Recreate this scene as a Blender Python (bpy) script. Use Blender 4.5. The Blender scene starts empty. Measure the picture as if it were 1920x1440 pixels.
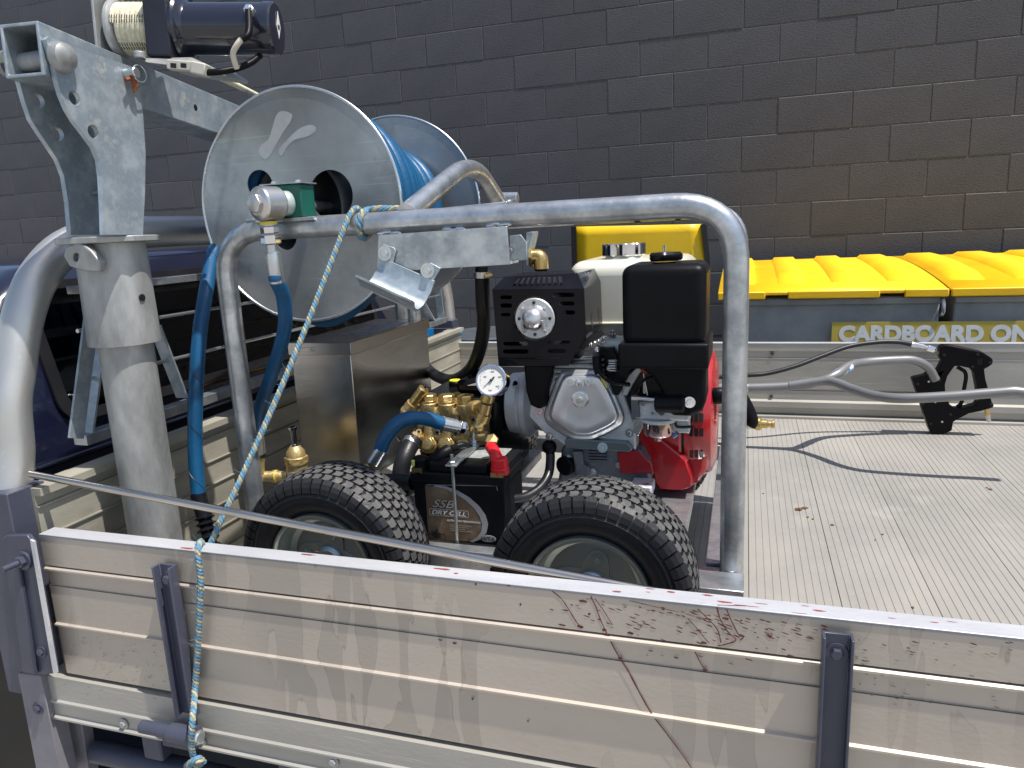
import bpy, bmesh, math, random
from mathutils import Vector, Matrix, Quaternion
from mathutils.geometry import tessellate_polygon
R = math.radians
sc = bpy.context.scene
col = sc.collection
rnd = random.Random(7)

# ------------------------------------------------------------ camera
CAM = Vector((0.0, 0.0, 0.6608))          # tray floor is z = 0, ground z = -0.95
RT = Vector((0.9532, 0.2987, -0.0461)); DN = Vector((0.0185, -0.2098, -0.9776)); FW = Vector((-0.3017, 0.9310, -0.2055))
cd = bpy.data.cameras.new("camera"); cam = bpy.data.objects.new("camera", cd); col.objects.link(cam)
m = Matrix((RT.normalized(), (-DN).normalized(), (-FW).normalized())).transposed()
cam.matrix_world = Matrix.Translation(CAM) @ m.to_4x4()
cd.sensor_width = 36.0; cd.lens = 25.71; cd.clip_start = 0.02; cd.clip_end = 500
sc.camera = cam
# ------------------------------------------------------------ light
SUN = Vector((0.40, -0.10, 1.0)).normalized()      # towards the sun
w = bpy.data.worlds.new("World"); sc.world = w; w.use_nodes = True
nt = w.node_tree; nt.nodes.clear()
sky = nt.nodes.new('ShaderNodeTexSky'); sky.sky_type = 'NISHITA'; sky.sun_disc = False
sky.sun_elevation = math.asin(SUN.z); sky.sun_rotation = math.atan2(SUN.x, SUN.y)
sky.air_density = 1.0; sky.dust_density = 1.2; sky.ozone_density = 1.0
bg = nt.nodes.new('ShaderNodeBackground'); bg.inputs[1].default_value = 0.115
ow = nt.nodes.new('ShaderNodeOutputWorld')
hs_ = nt.nodes.new('ShaderNodeHueSaturation'); hs_.inputs['Saturation'].default_value = .92
nt.links.new(sky.outputs[0], hs_.inputs['Color']); nt.links.new(hs_.outputs[0], bg.inputs[0]); nt.links.new(bg.outputs[0], ow.inputs[0])
sl = bpy.data.lights.new("sun", 'SUN'); sl.energy = 4.6; sl.angle = R(0.6); sl.color = (1.0, 0.955, 0.89)
so = bpy.data.objects.new("sun", sl); col.objects.link(so); so.location = (3, -1, 8)
so.rotation_euler = SUN.to_track_quat('Z', 'Y').to_euler()
sc.view_settings.view_transform = 'Standard'; sc.view_settings.look = 'None'
sc.view_settings.exposure = 0.62; sc.view_settings.gamma = 1.0
try: sc.view_settings.use_curve_mapping = False
except Exception: pass

def A(x, y, X=None, Y=None, Z=None):
    """point of the place seen at photograph pixel (x, y) on the plane X=, Y= or Z="""
    d = RT * ((x - 960) / 1371.18) + DN * ((y - 720) / 1371.18) + FW
    if Y is not None: t = Y / d.y
    elif X is not None: t = X / d.x
    else: t = (Z - CAM.z) / d.z
    return CAM + d * t

# ------------------------------------------------------------ materials
MATS = {}
def mat(name, c, c2=None, rough=.5, metal=0., scale=6., bump=0., bscale=90., rvar=.12, stretch=(1, 1, 1), lo=.35, hi=.65,
        coat=0., spec=.5, c3=None, s3=30., l3=.62, h3=.7, detail=5., trans=0., ior=1.45, bst=None, fac3=1.0, orand=0., scr=0.):
    if name in MATS: return MATS[name]
    mt = bpy.data.materials.new(name); mt.use_nodes = True
    n = mt.node_tree; N = n.nodes; L = n.links; b = N['Principled BSDF']
    b.inputs['Roughness'].default_value = rough; b.inputs['Metallic'].default_value = metal
    b.inputs['Coat Weight'].default_value = coat; b.inputs['Coat Roughness'].default_value = .06
    b.inputs['Specular IOR Level'].default_value = spec
    b.inputs['Transmission Weight'].default_value = trans; b.inputs['IOR'].default_value = ior
    tc = N.new('ShaderNodeTexCoord'); mp = N.new('ShaderNodeMapping'); mp.inputs['Scale'].default_value = stretch
    L.new(tc.outputs['Object'], mp.inputs[0])
    c2 = c2 or tuple(v * .82 for v in c)
    nz = N.new('ShaderNodeTexNoise'); nz.inputs['Scale'].default_value = scale; nz.inputs['Detail'].default_value = detail
    nz.inputs['Roughness'].default_value = .62
    L.new(mp.outputs[0], nz.inputs['Vector'])
    mr = N.new('ShaderNodeMapRange'); mr.inputs[1].default_value = lo; mr.inputs[2].default_value = hi
    L.new(nz.outputs[0], mr.inputs[0])
    mx = N.new('ShaderNodeMix'); mx.data_type = 'RGBA'; mx.inputs[6].default_value = (*c, 1); mx.inputs[7].default_value = (*c2, 1)
    L.new(mr.outputs[0], mx.inputs[0]); out = mx.outputs[2]
    if c3:
        n3 = N.new('ShaderNodeTexNoise'); n3.inputs['Scale'].default_value = s3; n3.inputs['Detail'].default_value = 6; n3.inputs['Roughness'].default_value = .7
        L.new(mp.outputs[0], n3.inputs['Vector'])
        m3 = N.new('ShaderNodeMapRange'); m3.inputs[1].default_value = l3; m3.inputs[2].default_value = h3; m3.inputs[4].default_value = fac3
        L.new(n3.outputs[0], m3.inputs[0])
        x3 = N.new('ShaderNodeMix'); x3.data_type = 'RGBA'; x3.inputs[7].default_value = (*c3, 1)
        L.new(out, x3.inputs[6]); L.new(m3.outputs[0], x3.inputs[0]); out = x3.outputs[2]
    if scr:
        ms = N.new('ShaderNodeMapping'); ms.inputs['Rotation'].default_value = (.5, .62, .35); ms.inputs['Scale'].default_value = (4, 4, 170)
        L.new(tc.outputs['Object'], ms.inputs[0]); ns = N.new('ShaderNodeTexNoise'); ns.inputs['Scale'].default_value = 1.4; ns.inputs['Detail'].default_value = 2
        L.new(ms.outputs[0], ns.inputs['Vector']); mc = N.new('ShaderNodeMapRange'); mc.inputs[1].default_value = .66; mc.inputs[2].default_value = .74; mc.inputs[4].default_value = scr
        L.new(ns.outputs[0], mc.inputs[0]); xs = N.new('ShaderNodeMix'); xs.data_type = 'RGBA'; xs.inputs[7].default_value = tuple(min(.8, v * 1.5 + .05) for v in c) + (1,)
        L.new(out, xs.inputs[6]); L.new(mc.outputs[0], xs.inputs[0]); out = xs.outputs[2]
    if orand:
        oi = N.new('ShaderNodeObjectInfo'); mo = N.new('ShaderNodeMapRange'); mo.inputs[3].default_value = 1 - orand; mo.inputs[4].default_value = 1 + orand
        L.new(oi.outputs['Random'], mo.inputs[0]); vm = N.new('ShaderNodeVectorMath'); vm.operation = 'SCALE'
        L.new(out, vm.inputs[0]); L.new(mo.outputs[0], vm.inputs['Scale']); out = vm.outputs[0]
    L.new(out, b.inputs['Base Color'])
    rr = N.new('ShaderNodeMapRange'); rr.inputs[3].default_value = max(.02, rough - rvar); rr.inputs[4].default_value = min(1, rough + rvar)
    L.new(nz.outputs[0], rr.inputs[0]); L.new(rr.outputs[0], b.inputs['Roughness'])
    if bump:
        nb = N.new('ShaderNodeTexNoise'); nb.inputs['Scale'].default_value = bscale; nb.inputs['Detail'].default_value = 4
        if bst:
            m2 = N.new('ShaderNodeMapping'); m2.inputs['Scale'].default_value = bst
            L.new(tc.outputs['Object'], m2.inputs[0]); L.new(m2.outputs[0], nb.inputs['Vector'])
        else: L.new(mp.outputs[0], nb.inputs['Vector'])
        bp = N.new('ShaderNodeBump'); bp.inputs['Strength'].default_value = bump; bp.inputs['Distance'].default_value = .002
        L.new(nb.outputs[0], bp.inputs['Height']); L.new(bp.outputs[0], b.inputs['Normal'])
    MATS[name] = mt
    return mt

GALV = mat('galvanised steel', (.55, .57, .585), (.29, .31, .33), .33, .8, 24, .3, 60, .12, c3=(.62, .63, .61), s3=55, l3=.58, h3=.7, fac3=.5)
GALVB = mat('bluish galvanised steel', (.46, .505, .525), (.20, .255, .305), .46, .6, 26, .3, 70, .1, c3=(.60, .60, .55), s3=26, l3=.55, h3=.68, fac3=.6)
GALVO = mat('old dull galvanised steel', (.40, .405, .395), (.20, .205, .20), .50, .5, 17, .35, 90, .1, stretch=(1, 1, .4), c3=(.30, .21, .12), s3=17, l3=.64, h3=.74, fac3=.75)
ZINC = mat('bright zinc plate', (.66, .68, .68), (.50, .53, .55), .28, .9, 20, .08, 90, .08)
ZINCY = mat('yellow zinc plate', (.42, .45, .42), (.30, .37, .38), .34, .85, 14, .08, 90, .08)
STAIN = mat('stainless steel', (.56, .53, .49), (.46, .44, .41), .2, 1., 7, .1, 20, .06, stretch=(1, 1, 6), bst=(4, 4, 90))
POLISH = mat('polished steel tube', (.60, .53, .46), (.48, .43, .38), .22, 1., 10, .05, 60, .06)
SATIN = mat('machined steel', (.62, .60, .57), (.52, .51, .49), .33, .95, 18, .08, 90, .06)
CHROME = mat('chrome', (.72, .72, .73), (.66, .66, .68), .07, 1., 8, 0, 60, .03)
ROLLT = mat('satin aluminium tube', (.54, .52, .47), (.45, .45, .45), .42, .8, 7, .12, 120, .08, stretch=(1, 1, 1), c3=(.68, .66, .60), s3=40, l3=.6, h3=.72, fac3=.5)
BRASS = mat('brass', (.66, .48, .20), (.52, .37, .14), .30, .9, 30, .15, 200, .08)
BRASSC = mat('cast brass', (.60, .45, .21), (.46, .34, .15), .42, .7, 40, .5, 260, .08)
CAST = mat('cast aluminium', (.56, .57, .59), (.45, .46, .48), .46, .45, 30, .5, 300, .08)
CASTD = mat('dark cast aluminium', (.15, .16, .175), (.085, .09, .105), .5, .55, 22, .5, 240, .1)
VALV = mat('pressed valve cover steel', (.60, .61, .63), (.54, .55, .57), .33, .75, 9, .05, 90, .05)
BLK = mat('black moulded plastic', (.010, .0105, .012), (.004, .0045, .0055), .38, 0, 12, .12, 700, .08, spec=.15)
BLKM = mat('matt black plastic', (.006, .006, .0075), (.0035, .0035, .0045), .40, 0, 12, .1, 800, .08, spec=.14)
BLKG = mat('glossy black enamel', (.010, .010, .013), (.004, .004, .006), .13, 0, 9, .03, 60, .04, coat=.0, spec=.16)
HOSEK = mat('black rubber hose', (.009, .0095, .012), (.013, .0135, .016), .45, 0, 25, .15, 200, .1)
RUBB = mat('tyre rubber', (.011, .0115, .014), (.017, .017, .019), .46, 0, 18, .3, 160, .1, spec=.35, c3=(.05, .047, .043), s3=30, l3=.6, h3=.75, fac3=.4)
TREAD = mat('worn tyre tread', (.052, .052, .054), (.085, .083, .080), .72, 0, 30, .5, 260, .1, c3=(.15, .14, .125), s3=60, l3=.55, h3=.7, fac3=.5)
BLUE = mat('blue hose rubber', (.003, .078, .185), (.003, .055, .135), .42, 0, 14, .25, 160, .1, c3=(.05, .17, .34), s3=30, l3=.62, h3=.75, fac3=.3)
RED = mat('red enamel', (.38, .006, .012), (.30, .005, .010), .26, 0, 6, 0, 60, .05, coat=.6)
REDP = mat('red soft plastic', (.62, .012, .02), (.5, .01, .016), .38, 0, 20, .1, 200, .08)
CREAM = mat('cream enamel', (.62, .61, .52), (.58, .57, .49), .3, 0, 5, 0, 60, .06, coat=.4)
GREEN = mat('green plastic block', (.004, .095, .07), (.004, .075, .055), .4, 0, 10, .1, 200, .06)
YEL = mat('yellow vinyl sheet', (.78, .52, .01), (.68, .44, .01), .45, 0, 5, .2, 40, .08, c3=(.45, .29, .02), s3=9, l3=.62, h3=.8, fac3=.35)
YELL = mat('yellow lid plastic', (.86, .52, .006), (.76, .43, .006), .5, 0, 3.5, .25, 120, .08, c3=(.62, .35, .01), s3=12, l3=.62, h3=.8, fac3=.35)
GREYP = mat('blue grey paint', (.065, .07, .10), (.05, .055, .08), .36, .15, 8, .25, 70, .08, c3=(.26, .25, .24), s3=40, l3=.67, h3=.74, fac3=.5)
SILV = mat('silver grey enamel', (.22, .22, .22), (.19, .19, .19), .4, .4, 8, .06, 200, .06)
NAVY = mat('navy car paint', (.006, .0075, .022), (.008, .0095, .027), .16, .1, 4, 0, 60, .05, coat=1.0)
BLKT = mat('black trim', (.008, .008, .010), (.012, .012, .014), .35, 0, 9, .1, 90, .1)
WHITE = mat('white print', (.72, .73, .72), (.62, .63, .62), .4, 0, 20, 0, 60, .05)
ROPW = mat('cream braided rope', (.68, .63, .46), (.50, .46, .33), .8, 0, 160, .6, 500, .05)
ROPD = mat('dark rope fleck', (.05, .05, .06), (.08, .08, .08), .8)
ROPB = mat('blue rope strand', (.15, .27, .35), (.06, .16, .25), .75, 0, 220, .6, 600, .05)
ROPY = mat('yellow rope strand', (.42, .37, .24), (.28, .23, .12), .75, 0, 220, .6, 600, .05)
RUST = mat('rust', (.25, .07, .02), (.14, .045, .02), .8, 0, 60, .5, 200)
STICK = mat('brown label print', (.17, .115, .07), (.10, .07, .05), .35, 0, 14, 0, 60, .05, c3=(.24, .17, .11), s3=20, l3=.5, h3=.7)
GREYL = mat('silver label print', (.42, .41, .40), (.38, .37, .36), .3, .3, 14)
GLASS = mat('tinted window glass', (.03, .045, .045), (.025, .04, .04), .03, 0, 4, 0, 60, .01, coat=.6, spec=.9)
ALU = mat('weathered aluminium plank', (.43, .41, .37), (.33, .315, .28), .5, .35, 5, .15, 200, .08, stretch=(.35, 1, 1), c3=(.24, .21, .17), s3=9, l3=.62, h3=.75, fac3=.4, orand=.05, scr=.4)
ALUH = mat('aged aluminium plank', (.40, .38, .31), (.25, .235, .19), .5, .3, 7, .15, 200, .08, stretch=(1, .5, 1.6), c3=(.48, .47, .42), s3=9, l3=.58, h3=.7, fac3=.6)
ALUT = mat('bright aluminium edge', (.66, .66, .68), (.52, .52, .55), .42, .5, 18, .2, 180, .1, stretch=(.4, 1, 1), c3=(.42, .42, .44), s3=40, l3=.6, h3=.72, fac3=.5)
BIN = mat('galvanised bin sheet', (.33, .325, .315), (.24, .24, .235), .55, .25, 5, .3, 90, .1, c3=(.36, .38, .40), s3=45, l3=.6, h3=.7, fac3=.5)
SIGN = mat('faded yellow sign', (.52, .40, .07), (.44, .34, .06), .5, 0, 8)
BLOOD = mat('dried red drip', (.15, .03, .024), (.07, .016, .014), .35, 0, 60, 0, 60, .1)

def wallmat():
    return mat('dark painted block', (.066, .066, .072), (.050, .050, .056), .58, 0, 2.2, .7, 110, .08, stretch=(1, 1, 1), c3=(.10, .10, .105), s3=80, l3=.6, h3=.74, fac3=.5, bst=(.7, 1, 1.3), orand=.07)
WALL = wallmat()
MORT = mat('dark painted mortar', (.13, .13, .135), (.07, .072, .08), .7, 0, 30, .4, 120)
GROUND = mat('pale concrete ground', (.30, .29, .27), (.24, .23, .215), .85, 0, 1.5, .3, 60, .05, c3=(.17, .165, .155), s3=5, l3=.6, h3=.75, fac3=.5)

def floormat():
    mt = mat('ribbed aluminium floor', (.325, .308, .282), (.235, .228, .215), .6, .2, 2.6, .2, 220, .08, stretch=(1.2, .8, 1), c3=(.31, .285, .24), s3=70, l3=.5, h3=.66, fac3=.55, orand=.06, scr=.2)
    return mt
FLOOR = floormat()

def stainmat():
    """weathered board face with real run marks where dirty water dried"""
    mt = mat('stained aluminium board', (.49, .430, .365), (.41, .362, .308), .46, .35, 3.2, .12, 200, .07, stretch=(.5, 1, 1), c3=(.30, .26, .205), s3=55, l3=.64, h3=.74, fac3=.45)
    n = mt.node_tree; N = n.nodes; L = n.links; b = N['Principled BSDF']
    tc = N.new('ShaderNodeTexCoord'); mp = N.new('ShaderNodeMapping'); mp.inputs['Scale'].default_value = (13, 1, 2.4)
    L.new(tc.outputs['Object'], mp.inputs[0])
    nz = N.new('ShaderNodeTexNoise'); nz.inputs['Scale'].default_value = 1.6; nz.inputs['Detail'].default_value = 2.5; nz.inputs['Distortion'].default_value = .4
    L.new(mp.outputs[0], nz.inputs['Vector'])
    # broad patches
    nb = N.new('ShaderNodeTexNoise'); nb.inputs['Scale'].default_value = 2.1; nb.inputs['Detail'].default_value = 1
    L.new(tc.outputs['Object'], nb.inputs['Vector'])
    mb = N.new('ShaderNodeMapRange'); mb.inputs[1].default_value = .44; mb.inputs[2].default_value = .56
    L.new(nb.outputs[0], mb.inputs[0])
    st = N.new('ShaderNodeMapRange'); st.inputs[1].default_value = .49; st.inputs[2].default_value = .505
    L.new(nz.outputs[0], st.inputs[0])
    mu = N.new('ShaderNodeMath'); mu.operation = 'MULTIPLY'; L.new(st.outputs[0], mu.inputs[0]); L.new(mb.outputs[0], mu.inputs[1])
    m2 = N.new('ShaderNodeMath'); m2.operation = 'MULTIPLY'; m2.inputs[1].default_value = .5; L.new(mu.outputs[0], m2.inputs[0])
    src = b.inputs['Base Color'].links[0].from_socket
    # darker tide line along the rim of each dried run
    sb = N.new('ShaderNodeMath'); sb.operation = 'SUBTRACT'; sb.inputs[1].default_value = .492; L.new(nz.outputs[0], sb.inputs[0])
    ab = N.new('ShaderNodeMath'); ab.operation = 'ABSOLUTE'; L.new(sb.outputs[0], ab.inputs[0])
    ed = N.new('ShaderNodeMapRange'); ed.inputs[1].default_value = .0; ed.inputs[2].default_value = .0075; ed.inputs[3].default_value = .6; ed.inputs[4].default_value = 0
    L.new(ab.outputs[0], ed.inputs[0]); em = N.new('ShaderNodeMath'); em.operation = 'MULTIPLY'; L.new(ed.outputs[0], em.inputs[0]); L.new(mb.outputs[0], em.inputs[1])
    xe = N.new('ShaderNodeMix'); xe.data_type = 'RGBA'; xe.inputs[7].default_value = (.24, .20, .165, 1); L.new(src, xe.inputs[6]); L.new(em.outputs[0], xe.inputs[0]); src = xe.outputs[2]
    x = N.new('ShaderNodeMix'); x.data_type = 'RGBA'; x.inputs[7].default_value = (.32, .285, .245, 1)
    L.new(src, x.inputs[6]); L.new(m2.outputs[0], x.inputs[0]); L.new(x.outputs[2], b.inputs['Base Color'])
    return mt
BOARD = stainmat()

# ------------------------------------------------------------ mesh helpers
ORG = {}
def V(*a): return Vector(a)
def frame(d):
    d = Vector(d).normalized()
    up = Vector((0, 0, 1)) if abs(d.z) < .93 else Vector((1, 0, 0))
    u = d.cross(up).normalized(); v = u.cross(d).normalized()
    return u, v, d

class MB:
    def __init__(s): s.v = []; s.f = []; s.mi = []; s.m = 0
    def add(s, vs, fs):
        o = len(s.v); s.v += [Vector(p) for p in vs]; s.f += [tuple(i + o for i in f) for f in fs]; s.mi += [s.m] * len(fs); return s
    def box(s, x0, x1, y0, y1, z0, z1, M=None):
        vs = [V(x, y, z) for x in (x0, x1) for y in (y0, y1) for z in (z0, z1)]
        if M: vs = [M @ p for p in vs]
        return s.add(vs, [(0, 1, 3, 2), (4, 6, 7, 5), (0, 4, 5, 1), (2, 3, 7, 6), (0, 2, 6, 4), (1, 5, 7, 3)])
    def obox(s, p0, p1, w_, h_, up=None):
        """bar from p0 to p1, width w_ across, height h_ along up"""
        p0 = Vector(p0); p1 = Vector(p1); d = (p1 - p0).normalized(); up = Vector(up or (0, 0, 1))
        u = d.cross(up).normalized(); v = u.cross(d).normalized()
        vs = []
        for p in (p0, p1):
            for a, b in ((-1, -1), (1, -1), (1, 1), (-1, 1)): vs.append(p + u * a * w_ / 2 + v * b * h_ / 2)
        return s.add(vs, [(3, 2, 1, 0), (4, 5, 6, 7), (0, 1, 5, 4), (1, 2, 6, 5), (2, 3, 7, 6), (3, 0, 4, 7)])
    def lathe(s, p, d, prof, n=32, ph=0., arc=1., caps=True):
        """prof: (distance along d, radius)"""
        p = Vector(p); u, v, d = frame(d); vs = []; fs = []
        full = arc >= .999; cnt = n if full else n + 1
        for t, r in prof:
            for i in range(cnt):
                a = ph + 2 * math.pi * arc * i / n
                vs.append(p + d * t + (u * math.cos(a) + v * math.sin(a)) * r)
        k = len(prof)
        for j in range(k - 1):
            for i in range(n):
                i2 = (i + 1) % cnt
                fs.append((j * cnt + i, j * cnt + i2, (j + 1) * cnt + i2, (j + 1) * cnt + i))
        if full and caps:
            if prof[0][1] > 1e-6: fs.append(tuple(reversed(range(cnt))))
            if prof[-1][1] > 1e-6: fs.append(tuple((k - 1) * cnt + i for i in range(cnt)))
        fs = [tuple(reversed(f)) for f in fs]
        return s.add(vs, fs)
    def cyl(s, p0, p1, r, r2=None, n=24, ch=0., ph=0.):
        p0 = Vector(p0); p1 = Vector(p1); L = (p1 - p0).length; r2 = r if r2 is None else r2
        pr = [(0, r), (L, r2)] if not ch else [(0, r - ch), (ch, r), (L - ch, r2), (L, r2 - ch)]
        return s.lathe(p0, p1 - p0, pr, n, ph)
    def hexnut(s, p, d, r, h, stud=0., sl_=None):
        s.lathe(p, d, [(0, r), (h * .85, r), (h, r * .86)], 6)
        if stud: s.lathe(Vector(p) + Vector(d).normalized() * h, d, [(0, r * .5), (stud, r * .5)], 10)
        return s
    def bolt(s, p, d, r=.006):
        d = Vector(d).normalized(); s.cyl(p, Vector(p) + d * r * .25, r * 1.75, n=16); return s.hexnut(Vector(p) + d * r * .25, d, r, r * .7)
    def tube(s, pts, r, n=14, caps=True, rr=None, sq=None):
        pts = [Vector(p) for p in pts]; k = len(pts); vs = []; fs = []
        t = [(pts[min(i + 1, k - 1)] - pts[max(i - 1, 0)]).normalized() for i in range(k)]
        u, v, _ = frame(t[0])
        for i in range(k):
            if i:
                q = t[i - 1].rotation_difference(t[i]); u = q @ u; v = q @ v
            ri = rr[i] if rr else r
            for j in range(n):
                a = 2 * math.pi * j / n; vs.append(pts[i] + (u * math.cos(a) + v * math.sin(a)) * ri)
        for i in range(k - 1):
            for j in range(n): fs.append((i * n + j, i * n + (j + 1) % n, (i + 1) * n + (j + 1) % n, (i + 1) * n + j))
        if caps: fs.append(tuple(reversed(range(n)))); fs.append(tuple((k - 1) * n + j for j in range(n)))
        return s.add(vs, fs)
    def plate(s, loops, vec):
        """flat plate: outer loop then holes (3D points), thickness vector"""
        loops = [[Vector(p) for p in l] for l in loops]; vec = Vector(vec)
        tri = tessellate_polygon(loops); flat = [p for l in loops for p in l]; n = len(flat)
        nrm = Vector((0, 0, 0))
        for a, b, c in tri: nrm += (flat[b] - flat[a]).cross(flat[c] - flat[a])
        vs = flat + [p + vec for p in flat]; fs = []
        for t in tri:
            fs.append(tuple(t)); fs.append(tuple(n + i for i in reversed(t)))
        o = 0
        for l in loops:
            k = len(l)
            for i in range(k):
                a, b = o + i, o + (i + 1) % k; fs.append((b, a, a + n, b + n))
            o += k
        s.add(vs, fs); return s
    def ext(s, prof, p0, vec, fn):
        """closed profile list mapped by fn(a,b)->Vector, swept by vec"""
        pts = [fn(a, b) for a, b in prof]; return s.plate([pts], vec)
    def dome(s, p, r, sz=1., d=(0, 0, 1), n=20, k=6):
        return s.lathe(p, d, [(r * sz * math.sin(i / k * math.pi / 2), max(r * math.cos(i / k * math.pi / 2), 1e-5)) for i in range(k + 1)], n)
    def ball(s, p, r, n=16, k=8, sc3=(1, 1, 1)):
        vs0 = len(s.v); s.lathe((0, 0, 0), (0, 0, 1), [(-r * math.cos(math.pi * i / k), max(r * math.sin(math.pi * i / k), 1e-5)) for i in range(k + 1)], n)
        for i in range(vs0, len(s.v)):
            q = s.v[i]; s.v[i] = Vector(p) + Vector((q.x * sc3[0], q.y * sc3[1], q.z * sc3[2]))
        return s
    def xf(s, M, start=0):
        for i in range(start, len(s.v)): s.v[i] = M @ s.v[i]
        return s
    def build(s, name, mt, parent=None, bevel=0., seg=2, ang=35, sub=0, smooth=True):
        org = ORG.get(parent.name, Vector((0, 0, 0))) if parent else Vector((0, 0, 0))
        me = bpy.data.meshes.new(name)
        me.from_pydata([p - org for p in s.v], [], s.f); me.validate()
        ms = mt if isinstance(mt, (list, tuple)) else [mt]
        for x in ms: me.materials.append(x)
        if len(ms) > 1 and len(me.polygons) == len(s.mi): me.polygons.foreach_set('material_index', s.mi)
        bm = bmesh.new(); bm.from_mesh(me); bmesh.ops.recalc_face_normals(bm, faces=bm.faces)
        bm.to_mesh(me); bm.free()
        if smooth:
            me.shade_smooth(); me.set_sharp_from_angle(angle=R(ang))
        o = bpy.data.objects.new(name, me); col.objects.link(o)
        if parent: o.parent = parent
        ORG[o.name] = org
        if bevel:
            b = o.modifiers.new('bevel', 'BEVEL'); b.width = bevel; b.segments = seg; b.limit_method = 'ANGLE'; b.angle_limit = R(38); b.harden_normals = False
            b.use_clamp_overlap = True
        if sub:
            b = o.modifiers.new('sub', 'SUBSURF'); b.levels = sub; b.render_levels = sub
        return o

def tag(o, label=None, cat=None, group=None, kind=None):
    if label: o['label'] = label
    if cat: o['category'] = cat
    if group: o['group'] = group
    if kind: o['kind'] = kind
    return o
def thing(name, label, cat, loc, group=None):
    o = bpy.data.objects.new(name, None); o.empty_display_size = .05; col.objects.link(o); o.location = loc
    ORG[o.name] = Vector(loc); return tag(o, label, cat, group)
def struct(o): o['kind'] = 'structure'; return o
def dup(root, loc, label, group=None):
    def cp(o, par):
        c = o.copy(); col.objects.link(c)
        if par: c.parent = par
        for ch in [x for x in bpy.data.objects if x.parent == o]: cp(ch, c)
        return c
    c = cp(root, root.parent); c.location = loc
    if label: c['label'] = label
    return c
def spl(pts, n=8):
    """smooth path through the points"""
    P = [Vector(p) for p in pts]; P = [2 * P[0] - P[1]] + P + [2 * P[-1] - P[-2]]; out = []
    for i in range(1, len(P) - 2):
        p0, p1, p2, p3 = P[i - 1:i + 3]
        for k in range(n):
            t = k / n; out.append(.5 * ((2 * p1) + (p2 - p0) * t + (2 * p0 - 5 * p1 + 4 * p2 - p3) * t * t + (3 * p1 - p0 - 3 * p2 + p3) * t ** 3))
    out.append(P[-2]); return out
def fillet(pts, r, n=8):
    """polyline with rounded corners"""
    P = [Vector(p) for p in pts]; out = [P[0]]
    for i in range(1, len(P) - 1):
        a = (P[i - 1] - P[i]); b = (P[i + 1] - P[i]); rr = min(r, a.length * .49, b.length * .49)
        s_ = P[i] + a.normalized() * rr; e = P[i] + b.normalized() * rr
        for k in range(n + 1):
            t = k / n; out.append((1 - t) ** 2 * s_ + 2 * t * (1 - t) * P[i] + t * t * e)
    out.append(P[-1]); return out
def circ(c, r, u=(1, 0, 0), v=(0, 0, 1), n=32, a0=0., a1=2 * math.pi, rv=None):
    c = Vector(c); u = Vector(u); v = Vector(v); full = abs(a1 - a0 - 2 * math.pi) < 1e-6; rv = rv or r
    return [c + u * math.cos(a0 + (a1 - a0) * i / (n if full else n - 1)) * r + v * math.sin(a0 + (a1 - a0) * i / (n if full else n - 1)) * rv for i in range(n)]
def rrect(x0, x1, z0, z1, r, fn, n=5):
    o = []
    for cx, cz, a in ((x1 - r, z1 - r, 0), (x0 + r, z1 - r, 90), (x0 + r, z0 + r, 180), (x1 - r, z0 + r, 270)):
        for i in range(n + 1):
            t = R(a + 90 * i / n); o.append(fn(cx + r * math.cos(t), cz + r * math.sin(t)))
    return o
def text(s, size, name, mt, parent, org, u, v, ext=.0004, bold=0., shear=0., align='LEFT', sx=1.):
    """flat lettering lying in the plane u (reading direction), v (up)"""
    cu = bpy.data.curves.new('t', 'FONT'); cu.body = s; cu.size = size; cu.extrude = ext; cu.offset = bold; cu.shear = shear; cu.align_x = align
    cu.resolution_u = 4
    o = bpy.data.objects.new('t', cu); col.objects.link(o)
    bpy.context.view_layer.update()
    me = bpy.data.meshes.new_from_object(o.evaluated_get(bpy.context.evaluated_depsgraph_get()))
    bpy.data.objects.remove(o); me.name = name
    u = Vector(u).normalized(); v = Vector(v).normalized(); w_ = u.cross(v)
    off = ORG.get(parent.name, Vector()) if parent else Vector()
    for vt in me.vertices: vt.co = Vector(org) + u * vt.co.x * sx + v * vt.co.y + w_ * vt.co.z - off
    me.materials.clear(); me.materials.append(mt)
    ob = bpy.data.objects.new(name, me); col.objects.link(ob)
    if parent: ob.parent = parent
    ORG[ob.name] = off
    return ob
def smooth_loop(pts, k=5):
    out = []; n = len(pts)
    for i in range(n):
        a, b, c = pts[i - 1], pts[i], pts[(i + 1) % n]; s_ = (a + b) / 2; e = (b + c) / 2
        for j in range(k): t = j / k; out.append((1 - t) ** 2 * s_ + 2 * t * (1 - t) * b + t * t * e)
    return out
#@@END_HELPERS
# ============================================================ SETTING
GZ = -0.95
g = MB().box(-60, 60, -60, 60, GZ - .05, GZ).build('ground', GROUND, smooth=False); struct(g)

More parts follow.
